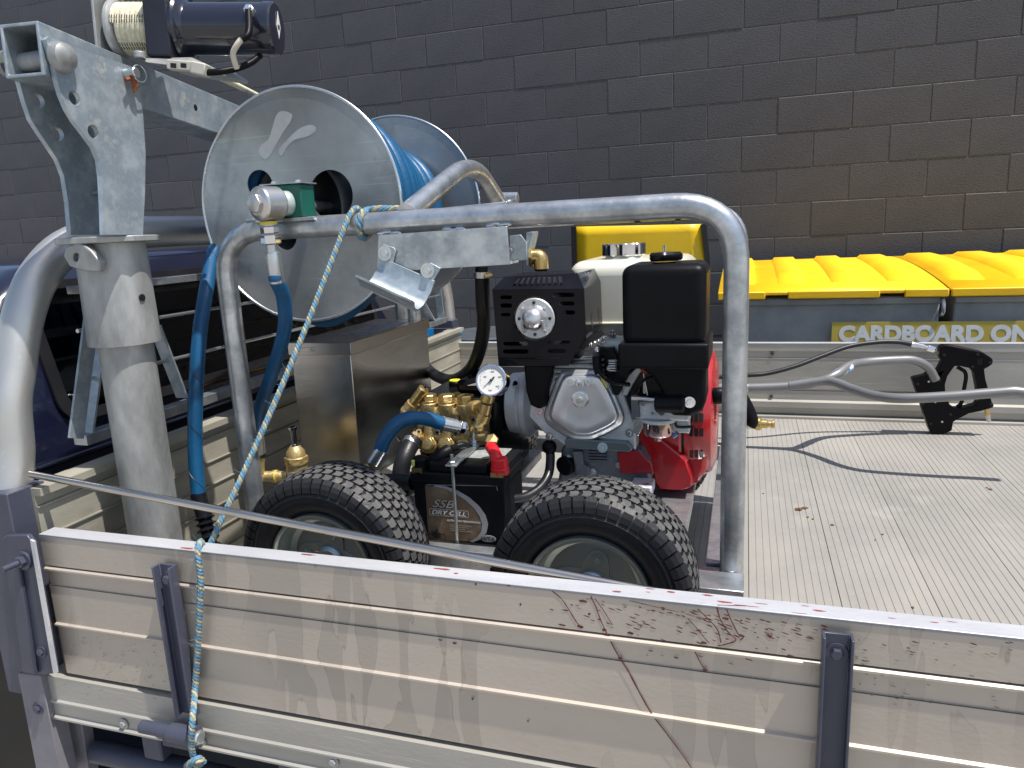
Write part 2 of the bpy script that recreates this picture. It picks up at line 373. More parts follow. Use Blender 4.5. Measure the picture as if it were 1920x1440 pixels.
# ---- block wall, face at Y = 4.786, courses 200 mm, blocks 400 mm
WY = 4.786
wall = thing('block_wall', 'long wall of dark grey painted concrete blocks behind the bins and the truck', 'wall', (-2.0, WY, GZ))
MB().box(-14, 12, WY + .0035, WY + .2, GZ, 3.2).build('mortar', MORT, wall, smooth=False)
bmb = MB().box(-.1978, .1978, -.02, .0, -.0978, .0978)
bme = bmb.build('block', WALL, None, smooth=False)
bm = bmesh.new(); bm.from_mesh(bme.data)
bmesh.ops.bevel(bm, geom=[e for e in bm.edges], offset=.0028, segments=1, affect='EDGES'); bm.to_mesh(bme.data); bm.free()
BLOCK = bme.data; bpy.data.objects.remove(bme)
BLOCK2 = BLOCK.copy(); BLOCK2.materials.clear(); BLOCK2.materials.append(WALL)
rest = MB(); cnt = 0
for r in range(-5, 16):
    zt = 2.1448 - .2 * r + .1
    off = 0 if r % 2 else .2
    for c in range(-28, 38):
        x = -3.038 + .4 * c + off + .2
        jx = rnd.uniform(-.001, .001); jy = rnd.uniform(-.0015, .0015)
        if -6.4 < x < 2.0 and -1 <= r <= 11 and cnt < 299:
            o = bpy.data.objects.new('block', BLOCK); col.objects.link(o); o.parent = wall
            o.location = (x + jx + 2.0, .02 + jy - .02 , zt - GZ); cnt += 1
            o.location.y = jy + .019
        elif -13.8 < x < 11.8:
            rest.box(x - .1978, x + .1978, WY + jy, WY + .03, zt - .0978, zt + .0978)
rb = rest.build('block_courses', WALL, wall, smooth=False); rb['kind'] = 'stuff'

# ============================================================ TRUCK
truck = thing('tray_truck', 'dark blue utility truck with an open aluminium tray and fold down sides', 'truck', (-1.2, 1.66, GZ))
YN, YF, XH, XE = .760, 2.56, -1.033, 2.15          # near board face, far board inner face, headboard, tail
# -- floor planks, 153 mm, grooved
def plank_prof(x0, x1):
    p = [(x0, -.03), (x1, -.03), (x1, -.004), (x1 - .0005, 0)]
    n = 11; w_ = (x1 - x0) / n
    up = []
    for i in range(1, n):
        xg = x0 + w_ * i; ww = rnd.choice((.0005, .0006, .0008)); up += [(xg - ww, 0), (xg, -.0012), (xg + ww, 0)]
    return p + list(reversed(up)) + [(x0 + .0005, 0), (x0, -.004)]
fl = MB().box(XH, XE, .79, 2.60, -.034, -.0315).build('tray_floor', FLOOR, truck, smooth=False)
k = -7
while True:
    x0 = .0165 + .1532 * k; x1 = x0 + .15265
    if x0 > XE - .02: break
    x0c = max(x0, XH + .002); x1c = min(x1, XE)
    if x1c - x0c > .03:
        MB().ext(plank_prof(x0c, x1c), 0, (0, YF - .028 - .795, 0), lambda a, b: V(a, .795, b)).build('plank', FLOOR, fl, smooth=False)
    k += 1
# dried leaf scraps on the floor
lf = MB()
for (px, py, r_) in ((1500, 955, .011), (1494, 957, .007), (1509, 953, .008), (1514, 970, .003), (1524, 974, .0025), (1431, 926, .002), (1560, 985, .004), (1857, 918, .006), (1655, 1003, .0025), (1712, 1140, .003), (1641, 1013, .002), (1850, 915, .003)):
    c = A(px, py, Z=.0)
    lp = [V(c.x + r_ * rnd.uniform(.4, 1.1) * math.cos(i * .785), c.y + r_ * 1.2 * rnd.uniform(.4, 1.1) * math.sin(i * .785), .0005) for i in range(8)]
    lf.plate([lp], (0, 0, .0015))
o = lf.build('leaf_scrap', mat('dry leaf', (.14, .07, .025), (.07, .035, .015), .8), None, smooth=False)
tag(o, 'brown dry leaf crumbs scattered on the ribbed tray floor', 'leaves', kind='stuff')

# -- dropside boards (near board faces -Y)
def board_planks(par, ym, s_, top, zs, x0, x1, mt, thick=.024):
    """ym: outer face, s_: +1 board thickness goes to +Y"""
    f = lambda a, b: V(x0, ym + s_ * a, b)
    z3, z2, z1, z0 = zs   # top, ridge1, ridge2, bottom
    # cap
    MB().ext([(0, top - .0485), (0, top - .003), (.002, top), (thick, top), (thick, top - .0485)], 0, (x1 - x0, 0, 0), f).build('plank', [mt, ALUT], par, smooth=False)
    MB().ext([(.0, z2 + .0008), (-.0032, z2 - .0008), (-.0032, z2 - .0035), (.002, z2 - .0055), (.003, z2 - .029), (.0015, z2 - .0295), (thick - .001, z2 - .0295), (thick - .001, z2 + .002)], 0, (x1 - x0, 0, 0), f).build('plank', mt, par, smooth=False)
    MB().ext([(.0008, z2 - .0305), (.0008, z1 + .0016), (-.0032, z1), (-.0032, z1 - .0027), (.002, z1 - .0047), (.002, z0), (thick - .001, z0), (thick - .001, z2 - .0305)], 0, (x1 - x0, 0, 0), f).build('plank', mt, par, smooth=False)
XB = -1.0
nb = MB().box(XB, XE, YN + .010, YN + .020, .02, .24).build('side_board', BOARD, truck, smooth=False)
board_planks(nb, YN, 1, .2481, (.2481, .196, .103, .0165), XB, XE, BOARD)
MB().box(XB, XE, YN - .0012, YN + .0255, .2483, .2498).build('edge_cap', ALUT, nb, bevel=.0006)
# coaming under the board
cm = MB().ext([(0, .010), (0, -.030), (-.003, -.0325), (-.003, -.0355), (.001, -.038), (.001, -.058), (-.004, -.061), (-.004, -.064), (.04, -.064), (.04, .010)], 0, (XE - XB + .045, 0, 0), lambda a, b: V(XB - .045, YN - .004 + a, b)).build('coaming_rail', ALU, truck, smooth=False)
for px, py in ((232, 1357), (378, 1390), (625, 1428)):
    c = A(px, py, Y=YN - .004); MB().bolt((c.x, YN - .004, c.z), (0, -1, 0), .005).build('bolt', GALVO, cm)
# far board, inner face seen
fb = MB().box(XH - .02, XE, YF + .008, YF + .02, .0, .24).build('side_board', ALU, truck, smooth=False)
def inv(prof, x0, x1, par, mt, nm='plank'):
    return MB().ext(prof, 0, (x1 - x0, 0, 0), lambda a, b: V(x0, YF + a, b)).build(nm, mt, par, smooth=False)
X0f = XH - .01
inv([(0, .251), (0, .226), (.006, .221), (.006, .2022), (.026, .2022), (.026, .251)], X0f, XE, fb, ALU)
inv([(-.001, .2015), (.0, .1985), (.0, .098), (.003, .096), (.003, .093), (.025, .093), (.025, .2015)], X0f, XE, fb, ALU)
inv([(.002, .0915), (.002, .060), (-.012, .055), (-.012, .036), (.004, .033), (.004, .012), (.025, .012), (.025, .0915)], X0f, XE, fb, ALU)
MB().box(X0f, XE, YF - .0015, YF + .0275, .2512, .2526).build('edge_cap', ALUT, fb)
MB().box(X0f, XE, YF - .028, YF - .004, -.03, .008).build('floor_edge_rail', ALU, truck)
for px, py in ((1448, 663), (1446, 743), (1586, 763)):
    c = A(px, py, Y=YF); MB().cyl((c.x, YF - .003, c.z), (c.x, YF + .004, c.z), .006, n=14).build('bolt', mat('dark bolt', (.10, .075, .05), (.05, .035, .025), .6, .4), fb)
# tail board
tb = MB().box(XE, XE + .024, YN + .03, YF, -.02, .248).build('tail_board', ALU, truck, bevel=.002)
# -- headboard, faces +X
hbd = MB().box(XH - .02, XH - .008, .79, YF + .02, -.02, .27).build('headboard', ALUH, truck, smooth=False)
def hpl(prof, mt=ALUH):
    return MB().ext(prof, 0, (0, YF - .765, 0), lambda a, b: V(XH + a, .79, b)).build('plank', mt, hbd, smooth=False)
hpl([(.012, .308), (.012, .296), (-.002, .2955), (-.002, .279), (-.02, .279), (-.03, .308)])
for zt, zb in ((.2785, .2305), (.2300, .1825), (.182, .1345), (.134, .0865), (.086, .0385), (.038, .001)):
    hpl([(.0, zt - .003), (.003, zt), (.003, zt - .0025), (-.0005, zt - .005), (-.0005, zb), (-.012, zb), (-.012, zt)][1:])
# -- corner posts
for (ya, yb) in ((.752, .815), (YF - .03, YF + .035)):
    MB().box(-1.122, -1.040, ya, yb, -.03, .312).build('corner_post', GREYP, truck, bevel=.002)
MB().box(-1.122, -1.045, YF - .02, YF + .035, .312, .34).build('post_cap', GREYP, truck, bevel=.002)
# latch bracket on the near corner
cb = MB(); yb = .742
cb.plate([[A(x, y, Y=yb) for x, y in ((4, 1010), (12, 1004), (50, 1004), (62, 1020), (104, 1263), (72, 1266), (36, 1258))]], (0, .008, 0))
o = cb.build('latch_bracket', GREYP, truck, bevel=.0012)
rg = MB(); rg.plate([[A(x, y, Y=.735) for x, y in ((18, 1062), (34, 1062), (66, 1266), (42, 1262))]], (0, .0068, 0)); rg.build('stiffener', GREYP, o, bevel=.002)
fg = MB(); fg.plate([[A(x, y, Y=.7385) for x, y in ((56, 1012), (63, 1016), (106, 1262), (100, 1264))]], (0, .0035, 0)); fg.build('flange', ALUT, o)
bt = MB(); c = A(46, 1050, Y=.742); bt.cyl(c, c + V(0, -.004, 0), .0145, n=24); bt.hexnut(c + V(0, -.004, 0), (0, -1, 0), .009, .007); bt.cyl(c + V(0, -.011, 0), c + V(-.002, -.033, 0), .0045, n=12); bt.build('latch_bolt', GREYP, o)
c = A(78, 1222, Y=.742); MB().bolt(c, (0, -1, 0), .0055).build('bolt', GREYP, o)
# lower post below
lp = MB(); lp.plate([[A(x, y, Y=.746) for x, y in ((33, 1262), (76, 1266), (118, 1475), (74, 1475))]], (0, .03, 0)); lo = lp.build('lower_post', mat('worn grey paint', (.20, .19, .21), (.15, .145, .165), .5, .1, 9, .2, 70, c3=(.30, .28, .25), s3=20), truck, bevel=.0015)
c = A(72, 1328, Y=.746); MB().bolt(c, (0, -1, 0), .006).build('bolt', GREYP, lo)
lp = MB(); lp.plate([[A(x, y, Y=.79) for x, y in ((85, 1330), (150, 1340), (170, 1475), (108, 1475))]], (0, .02, 0)); lp.build('mudguard_stay', MATS['worn grey paint'], truck, bevel=.0015)
# black mud flap and underbody
MB().box(-2.1, -1.115, .80, .83, -.9, .02).build('mud_flap', mat('muddy rubber', (.012, .011, .010), (.035, .028, .02), .7, 0, 4), truck, bevel=.004)
MB().box(-1.2, XE, .86, 2.5, -.16, -.036).build('subframe', BLKT, truck, bevel=.01)
for y in (1.25, 2.05): MB().box(-2.6, XE, y, y + .09, -.30, -.17).build('chassis_rail', BLKT, truck, bevel=.005)
# side underrun tube and its stays
ur = MB().tube([A(182, 1408, Y=.80), A(182, 1408, Y=.80) + V(2.2, 0, 0)], .019, 20).build('underrun_tube', GREYP, truck)
for x in (-.87, -.62, -.02, .55): MB().box(x - .018, x + .018, .775, .80, -.125, -.064).build('tube_stay', GREYP, truck, bevel=.003)
# drop side uprights with hinge at the foot
def upright(px_top, px_bot, full):
    (xa, ya), (xb, yb_) = px_top, px_bot
    a = A(xa, ya, Y=.742); b = A(xb, yb_, Y=.742); wd = .0150
    x = (a.x + b.x) / 2 if not full else (a.x + b.x) / 2
    z1 = a.z; z0 = b.z if not full else -.02
    root = MB(); f = lambda p, q: V(x + p, YN - .0055 + q, z0)
    root.ext([(-wd, -.016), (-wd + .003, -.016), (-wd + .003, -.0035), (wd - .003, -.0035), (wd - .003, -.016), (wd, -.016), (wd, 0), (-wd, 0)], 0, (0, 0, z1 - z0), f)
    o = root.build('board_upright', GREYP, nb, bevel=.0008)
    MB().bolt((x, YN - .009, z1 - .022), (0, -1, 0), .0065).build('bolt', GREYP, nb)
    h = MB(); zh = -.028
    h.cyl((x - .075, YN - .026, zh), (x - .01, YN - .026, zh), .0095, n=20, ch=.001)
    h.cyl((x - .022, YN - .026, zh), (x + .018, YN - .026, zh), .0135, n=24, ch=.0015)
    h.cyl((x + .018, YN - .026, zh), (x + .023, YN - .026, zh), .0155, n=24, ch=.001)
    h.box(x - .045, x + .012, YN - .022, YN - .005, zh - .03, zh - .008)
    o = h.build('hinge', GREYP, truck, bevel=.001)
    MB().cyl((x + .0232, YN - .026, zh), (x + .031, YN - .026, zh), .0105, n=24, ch=.002).build('hinge_pin', ZINC, o)
upright((307, 1064), (343, 1345), False)
upright((1567, 1196), (1565, 1440), True)
upright((2400, 1330), (2400, 1500), True)

# -- roll bar, satin tube, from near post up and across the cab to the far post
RX = -1.082
rbp = spl([(RX - .0, .790, .30), (RX, .806, .36), (RX, .815, .431), (RX, .832, .48), (RX, .862, .56), (RX, .905, .625), (RX, .975, .672), (RX, 1.08, .687), (RX, 1.3, .690), (RX, 1.7, .690), (RX, 2.1, .688), (RX, 2.32, .675), (RX, 2.44, .62), (RX, 2.52, .54), (RX, 2.565, .44), (RX, 2.58, .34), (RX, 2.58, .30)], 6)
MB().tube(rbp, .0295, 32).build('roll_bar', ROLLT, truck)

# -- window guard (galvanised angle frame with thin bars)
wg = MB(); GX = -1.052
def gx(x, y): return A(x, y, X=GX)
wgo = MB().obox(V(GX, .935, .598), V(GX, 2.42, .598), .028, .013).build('window_guard', GALV, truck, bevel=.0008)
MB().obox(V(GX, .90, .352), V(GX, 2.47, .352), .028, .018).build('guard_rail', GALV, wgo, bevel=.0008)
MB().obox(A(142, 822, X=GX + .012), A(172, 590, X=GX + .012), .028, .004, (1, 0, 0)).build('guard_upright', GALVB, wgo, bevel=.0006)
MB().obox(A(163, 815, X=GX), A(193, 600, X=GX), .004, .026, (1, 0, 0)).build('guard_upright', GALVB, wgo)
for z in (.527, .444):
    MB().cyl((GX, .93, z + .004), (GX, 2.44, z), .0035, n=10).build('guard_bar', ZINC, wgo)
MB().obox(A(290, 610, X=GX), A(342, 745, X=GX), .006, .026, (1, 0, 0)).build('guard_brace', GALVB, wgo, bevel=.0006)
MB().obox(A(752, 498, X=GX), A(815, 610, X=GX), .006, .026, (1, 0, 0)).build('guard_brace', GALVB, wgo, bevel=.0006)
MB().obox(V(GX, 2.42, .60), V(GX, 2.45, .35), .026, .006, (0, 1, 0)).build('guard_upright', GALVB, wgo, bevel=.0006)

# -- cab
CX = -1.27
def loop(x, ins=0.):
    q = [(.86, -.45), (.85, .10), (.865, .26), (.905, .36), (.965, .50), (1.02, .585), (1.09, .630), (1.25, .650), (1.66, .658), (2.10, .650), (2.27, .630), (2.36, .585), (2.43, .50), (2.50, .36), (2.54, .26), (2.555, .10), (2.54, -.45)]
    cy = 1.70; return [V(x, cy + (y - cy) * (1 - ins), z - (ins * .5 * (z + .1) if z > 0 else 0)) for y, z in q]
def tilt(m_):
    for q in m_.v: q.x -= .24 * max(0, q.z - .30)
    return m_
cab = MB()
LP = [loop(CX, .035), loop(CX - .012, .008), loop(CX - .05, 0), loop(CX - .75, 0), loop(CX - 1.5, .02)]
nv = len(LP[0]); vs = [p for l in LP for p in l]; fs = []
for j in range(len(LP) - 1):
    for i in range(nv): fs.append((j * nv + i, j * nv + (i + 1) % nv, (j + 1) * nv + (i + 1) % nv, (j + 1) * nv + i))
fs.append(tuple(reversed(range(nv)))); fs.append(tuple((len(LP) - 1) * nv + i for i in range(nv)))
cab.add(vs, fs); tilt(cab); cabo = cab.build('cab', NAVY, truck, ang=50)
# rear window with things seen behind the glass
f = lambda a, b: V(CX + .002, a, b)
sh = MB(); sh.plate([rrect(1.06, 2.40, .325, .605, .05, f, 6), list(reversed(rrect(1.085, 2.375, .345, .588, .04, f, 6)))], (.006, 0, 0)); tilt(sh); sh.build('window_seal', BLKT, cabo)
bx = MB(); bx.box(CX + .0005, CX + .0015, 1.08, 2.38, .34, .59); tilt(bx); bx.build('window_dark', mat('cab interior', (.006, .008, .008), (.03, .035, .03), .5, 0, 3), cabo)
def inside(nm, pts, mt, x=CX + .0022, t=.0008):
    m_ = MB(); m_.plate([[A(px, py, X=x) for px, py in pts]], (t, 0, 0)); return m_.build(nm, mt, cabo, smooth=False)
# glass pane with a clear coat look, faint tint
gl = MB(); gl.plate([rrect(1.085, 2.375, .345, .588, .04, lambda a, b: V(CX + .0045, a, b), 6)], (.001, 0, 0))
gm = bpy.data.materials.new('window glass'); gm.use_nodes = True
n = gm.node_tree; n.nodes.clear(); ou = n.nodes.new('ShaderNodeOutputMaterial'); mx = n.nodes.new('ShaderNodeMixShader'); tr = n.nodes.new('ShaderNodeBsdfTransparent'); gs = n.nodes.new('ShaderNodeBsdfGlossy'); fr = n.nodes.new('ShaderNodeFresnel')
tr.inputs[0].default_value = (.45, .55, .53, 1); gs.inputs['Roughness'].default_value = .03; fr.inputs[0].default_value = 1.6
n.links.new(fr.outputs[0], mx.inputs[0]); n.links.new(tr.outputs[0], mx.inputs[1]); n.links.new(gs.outputs[0], mx.inputs[2]); n.links.new(mx.outputs[0], ou.inputs[0])
tilt(gl); gl.build('window', gm, cabo)
hr = mat('grey headrest', (.12, .13, .125), (.09, .10, .095), .8)
brown_mt = mat('flat brown', (.42, .26, .09), (.34, .20, .07), .7)  # plain brown for two flat shapes just behind the glass
cyan = mat('blue plastic', (.01, .22, .50), (.01, .18, .42), .4)
def ins3(nm, pts, mt, d):   # flat-fronted solid a little behind the glass plane
    m_ = MB(); m_.plate([[A(px, py, X=CX + .0018) for px, py in pts]], (.0008, 0, 0)); tilt(m_); return m_.build(nm, mt, cabo, smooth=False)
ins3('headrest', [(298, 640), (312, 634), (345, 632), (360, 642), (362, 655), (345, 672), (318, 682), (300, 684)], hr, 0)
ins3('brown_shape', [(386, 655), (412, 642), (500, 612), (505, 640), (500, 690), (400, 716), (385, 700)], brown_mt, 0)
ins3('brown_shape', [(372, 712), (430, 694), (432, 704), (385, 724)], brown_mt, 0)
ins3('seat_back', [(478, 560), (500, 548), (540, 545), (548, 640), (520, 668), (490, 650)], BLKM, 0)
ins3('blue_bag', [(480, 680), (495, 655), (512, 668), (505, 692)], cyan, 0)
# body crease under the window
MB().tube([V(CX + .004, .90, .205), V(CX + .006, 1.3, .21), V(CX + .006, 2.3, .21), V(CX + .004, 2.5, .205)], .012, 10).build('body_crease', NAVY, cabo)
MB().box(CX - .02, CX + .012, .93, 2.47, .255, .268).build('tray_lip', NAVY, cabo, bevel=.005)
# side window of the cab
sw = MB(); sw.plate([[V(CX - .12, .893, .33), V(CX - .15, .962, .50), V(CX - .22, 1.005, .575), V(CX - .95, 1.005, .575), V(CX - 1.1, .893, .33)]], (0, -.004, .002)); sw.build('side_window', GLASS, cabo)

# truck rear wheels (below the tray)
def rwheel(y0):
    c = V(1.05, y0, GZ + .36); m_ = MB()
    m_.lathe(c, (0, 1, 0), [(0, .20), (.0, .33), (.03, .36), (.20, .36), (.23, .33), (.23, .20)], 48); o = m_.build('rear_wheel', RUBB, truck)
    MB().lathe(c, (0, 1, 0), [(.02, .06), (.03, .15), (.01, .2), (.22, .2)], 32).build('rim', CAST, o)
rwheel(.86); rwheel(2.25)

# ============================================================ BINS
def bin_(x0, x1, lab, sign=False):
    yf, yb, zf, zb = 3.30, 4.62, .340, .408
    b = thing('recycling_bin', lab, 'bin', ((x0 + x1) / 2, 3.9, GZ), 'steel bins with yellow lids against the wall')
    m_ = MB(); m_.box(x0 + .02, x1 - .02, yf + .03, yb - .05, GZ + .12, zf - .015); m_.build('bin_body', BIN, b, bevel=.008)
    MB().box(x0 + .02, x1 - .02, yf + .015, yf + .035, zf - .045, zf - .018).build('rim_rail', BIN, b, bevel=.004)
    for sx in (x0 + .12, x1 - .12):
        for sy in (yf + .15, yb - .2): MB().cyl((sx - .02, sy, GZ + .065), (sx + .02, sy, GZ + .065), .063, n=24).build('caster', BLKM, b)
    # lid sheet, domed front to back
    nx, ny = 2, 14; 
    def zl(t): return zf + .012 + (zb - zf) * t + .024 * math.sin(math.pi * min(1, t)) ** .8
    vs = []; fs = []
    for j in range(ny + 1):
        t = j / ny
        for x in (x0, x1): vs.append(V(x, yf + (yb - yf) * t, zl(t)))
    for j in range(ny): fs.append((2 * j, 2 * j + 1, 2 * j + 3, 2 * j + 2))
    m_ = MB().add(vs, fs); lid = m_.build('lid', YELL, b, ang=60)
    sm = lid.modifiers.new('s', 'SOLIDIFY'); sm.thickness = .008
    # front skirt with cut outs
    k = 0; xs = x0; segs = []
    cuts = [x0 + (x1 - x0) * .27, x0 + (x1 - x0) * .77]
    edges = [x0] + [e for c in cuts for e in (c - .045, c + .045)] + [x1]
    for i in range(0, len(edges), 2): MB().box(edges[i], edges[i + 1], yf - .012, yf + .006, zf - .016, zf + .016).build('skirt', YELL, lid, bevel=.004)
    for i in range(1, len(edges) - 1, 2): MB().box(edges[i], edges[i + 1], yf - .006, yf + .006, zf + .0, zf + .0145).build('skirt', YELL, lid, bevel=.003)
    # raised ribs
    n = max(2, round((x1 - x0) / .232)); stp = (x1 - x0) / n
    for i in range(n):
        xa = x0 + stp * i + stp * .17; xb = xa + stp * .50; vs = []; fs = []; kk = 12
        for j in range(kk + 1):
            t = .13 + .80 * j / kk; y = yf + (yb - yf) * t; h = .020 if 0 < j < kk else .0
            if j == 0: y += 0
            z = zl(t)
            tp = .018 if h else 0.
            vs += [V(xa - .012, y, z - .004), V(xa + tp * .3, y + (0.01 if j == 0 else 0), z + h), V(xb - tp * .3, y, z + h), V(xb + .012, y, z - .004)]
        for j in range(kk):
            for q in range(3): fs.append((4 * j + q, 4 * j + q + 1, 4 * j + q + 5, 4 * j + q + 4))
        MB().add(vs, fs).build('lid_rib', YELL, lid, ang=60)
    # rim hook
    return b
s1 = A(1782, 540, Y=3.30).x
b1 = bin_(A(1347, 520, Y=3.3).x, s1 - .005, 'steel bin with ribbed yellow lid right behind the black air filter and the frame upright')
b2 = bin_(s1 + .005, s1 + 1.19, 'steel bin with ribbed yellow lid at the right edge, beyond the lid joint')
MB().tube(spl([(s1 - .02, 3.325, .33), (s1 - .02, 3.30, .30), (s1 - .02, 3.298, .26), (s1 - .02, 3.32, .245)], 5), .008, 10).build('rim_hook', GALV, b1)
# sign spanning on a rail below the lid: its own thing
sg = thing('cardboard_sign', 'faded yellow sign strip with pale capital letters CARDBOARD ONLY on the bin front', 'sign', (.9, 3.31, .20))
tl = A(1560, 604, Y=3.305); 
MB().box(tl.x - .0, tl.x + 1.25, 3.300, 3.304, tl.z - .115, tl.z).build('sign_panel', SIGN, sg)
b2x = MB()
text('CARDBOARD ONLY', .086, 'lettering', WHITE, sg, (tl.x + .028, 3.2995, tl.z - .078), (1, 0, 0), (0, 0, 1), ext=.0004, bold=.0045, sx=1.0)
# mounting frame in front so that the sign sits proud of both bins
# black drum lid beyond the far board
dr = thing('plastic_drum', 'black drum with round moulded lid behind the far tray side, left of the engine', 'drum', (-1.0, 3.1, GZ))
c = A(905, 622, Y=3.05); zc = c.z - .02
MB().lathe((c.x, 3.15, GZ), (0, 0, 1), [(0, .16), (.02, .19), (.9, .20), (zc - GZ - .03, .20)], 40).build('drum_body', BLKM, dr)
MB().lathe((c.x, 3.15, zc - .03), (0, 0, 1), [(0, .205), (.028, .21), (.036, .195), (.03, .17), (.034, .12), (.03, .08), (.036, .001)], 40).build('drum_lid', mat('grey drum lid', (.07, .08, .09), (.05, .055, .065), .4), dr)
# pale blue tub by the cab
tu = MB().lathe((-1.36, 2.95, GZ), (0, 0, 1), [(0, .14), (1.16, .17), (1.18, .175), (1.18, .16), (.3, .14)], 32).build('blue_barrel', cyan)
tag(tu, 'bright blue barrel glimpsed between the headboard and the wall', 'barrel')
#@@END1
# ============================================================ PRESSURE WASHER TROLLEY
YH, YG = 1.06, 1.72            # near and far hoop planes
tr_ = thing('washer_trolley', 'galvanised tube trolley on four small tyres standing in the truck tray', 'trolley', (-.43, 1.39, 0))
def hoop(y):
    return fillet([(-.848, y, .12), (-.848, y, .680), (-.012, y, .684), (-.012, y, .122)], .085, 10)
MB().tube(hoop(YH), .0172, 28).build('frame_hoop', GALV, tr_)
MB().tube(hoop(YG), .0172, 28).build('frame_hoop', GALV, tr_)
# flattened weld flat at the near left corner and welds
wl = MB()
for x, z, r_ in ((-.775, .697, .012), (-.745, .699, .010), (-.71, .700, .009)): wl.ball((x, YH - .002, z), r_, 10, 6, (1.6, .8, .35))
for px, py in ((725, 436), (742, 437), (716, 438), (838, 430), (850, 432), (862, 429), (930, 420), (941, 422), (948, 421), (920, 424)): c = A(px, py, Y=YH - .012); wl.ball(c, .0062, 8, 6, (1.5, .7, .6))
wl.build('weld_beads', ZINC, tr_)['kind'] = 'stuff'
# base frame
for y in (YH - .004, YG): MB().box(-.86, .003, y - .014, y + .012, .110, .1465).build('base_rail', GALV, tr_, bevel=.001)
MB().box(-.078, .006, .985, YH - .018, .117, .153).build('frame_foot', GALV, tr_, bevel=.0012)
for x in (-.855, -.050): MB().box(x, x + .032, YH + .014, YG - .02, .113, .151).build('cross_rail', GALV, tr_, bevel=.001)
for x in (-.66, -.36): MB().box(x, x + .035, YH + .014, YG - .02, .108, .149).build('cross_rail', GALV, tr_, bevel=.001)
for y in (.975, 1.665): MB().cyl((-.635, .96, .152), (-.635, 1.71, .152), .010, n=16) if y < 1 else None
MB().cyl((-.635, .98, .152), (-.635, 1.72, .152), .010, n=16).build('axle', GALV, tr_)
MB().cyl((-.204, .98, .152), (-.204, 1.72, .152), .010, n=16).build('axle', GALV, tr_)
# engine mounting channel between rails
MB().box(-.345, -.085, 1.10, 1.60, .153, .166).build('engine_bed', GALV, tr_, bevel=.002)
# ---- wheels
def wheel(name, loc, label):
    wt = thing(name, label, 'wheel', loc, 'small turf tyres of the trolley'); o = Vector(loc); Rr = .1455
    p = [(.016, .086), (.006, .094), (.001, .105), (.000, .1125), (.0006, .1175), (-.0006, .1185), (-.0006, .1200), (.0006, .121), (.003, .130), (.008, .1375), (.016, .1425), (.03, .1455), (.055, .1468)]
    p = p + [(.11 - a, b) for a, b in reversed(p[:-1])]
    ty = MB().lathe(o, (0, 1, 0), p, 72, caps=False).build('tyre', RUBB, wt, ang=50)
    tm = MB(); NP = 50; dth = 2 * math.pi / NP
    def pt(th, y, h):      # y from centre plane
        r = .1470 - 3.2 * y * y + h
        return o + V(r * math.sin(th), .055 + y, r * math.cos(th))
    shp = [(-.46, -.44), (.32, -.44), (.46, 0), (.32, .44), (-.46, .44), (-.32, 0)]
    rows = [-.034, -.017, 0, .017, .034]
    for ri, yc in enumerate(rows):
        for k in range(NP):
            th0 = dth * (k + (.5 if ri % 2 else 0)); jit = rnd.uniform(-.0003, .0003)
            lo_ = [pt(th0 + a * dth * .92, yc + b * .0166, -.003) for a, b in shp]
            hi_ = [pt(th0 + a * dth * .89, yc + b * .0158, .0036 + jit) for a, b in shp]
            tm.m = 0; tm.add(lo_ + hi_, [(6, 7, 8, 9, 10, 11)]); tm.m = 1; tm.add(lo_ + hi_, [(i, (i + 1) % 6, 6 + (i + 1) % 6, 6 + i) for i in range(6)])
    for sgn in (-1, 1):     # shoulder lugs
        for k in range(NP):
            th0 = dth * (k + .5)
            prof = [(.0435, .1468), (.0505, .1415), (.0540, .1345), (.0550, .1255)]
            vs = []
            for (yy, r) in prof:
                for th, e in ((th0 - dth * .41, 0), (th0 + dth * .41, 0)):
                    for q in (0, 1):
                        rr_ = r + (.0008 if q else -.004); y2 = sgn * (yy + (.0010 if q else -.004))
                        vs.append(o + V(rr_ * math.sin(th), .055 + y2, rr_ * math.cos(th)))
            fs = []
            for j in range(3):
                b = 4 * j; fs += [(b + 1, b + 3, b + 7, b + 5), (b, b + 1, b + 5, b + 4), (b + 2, b + 6, b + 7, b + 3)]
            fs += [(0, 2, 3, 1), (12, 13, 15, 14)]
            tm.m = 1; tm.add(vs, fs)
    t = tm.build('tread', [TREAD, RUBB], wt, smooth=False); t['kind'] = 'stuff'
    for s_ in (0, 1):
        y0 = .0 if s_ == 0 else .11; d = (0, 1, 0) if s_ == 0 else (0, -1, 0)
        rm = MB().lathe(o + V(0, y0, 0), d, [(.020, .088), (.007, .0890), (.003, .0880), (.0035, .0855), (.008, .0830), (.0085, .0790), (.020, .0765), (.034, .0745), (.0385, .066), (.037, .06), (.037, .0001)], 56, caps=False).build('rim', ZINCY, wt)
        if s_ == 0:
            hp = MB(); pts = [o + V((.0455 + .0135 * math.cos(4 * a + .9)) * math.cos(a), .034, (.0455 + .0135 * math.cos(4 * a + .9)) * math.sin(a)) for a in [2 * math.pi * i / 64 for i in range(64)]]
            hp.plate([pts], (0, .003, 0)); hp.build('hub_plate', ZINCY, wt, bevel=.0006)
            hb_ = MB(); hb_.lathe(o + V(0, .0338, 0), (0, -1, 0), [(0, .025), (.004, .0245), (.009, .019), (.010, .001)], 32); hb_.build('hub', ZINCY, wt)
            for i in range(4):
                a = (i * math.pi / 2) + (-.9 + 2 * math.pi) / 4
                MB().bolt(o + V(.043 * math.cos(a), .0338, .043 * math.sin(a)), (0, -1, 0), .0052).build('wheel_nut', ZINCY, wt)
    return wt
w1 = wheel('trolley_wheel', (-.204, .922, .1525), 'small turf tyre in front of the engine, nearest the tray side')
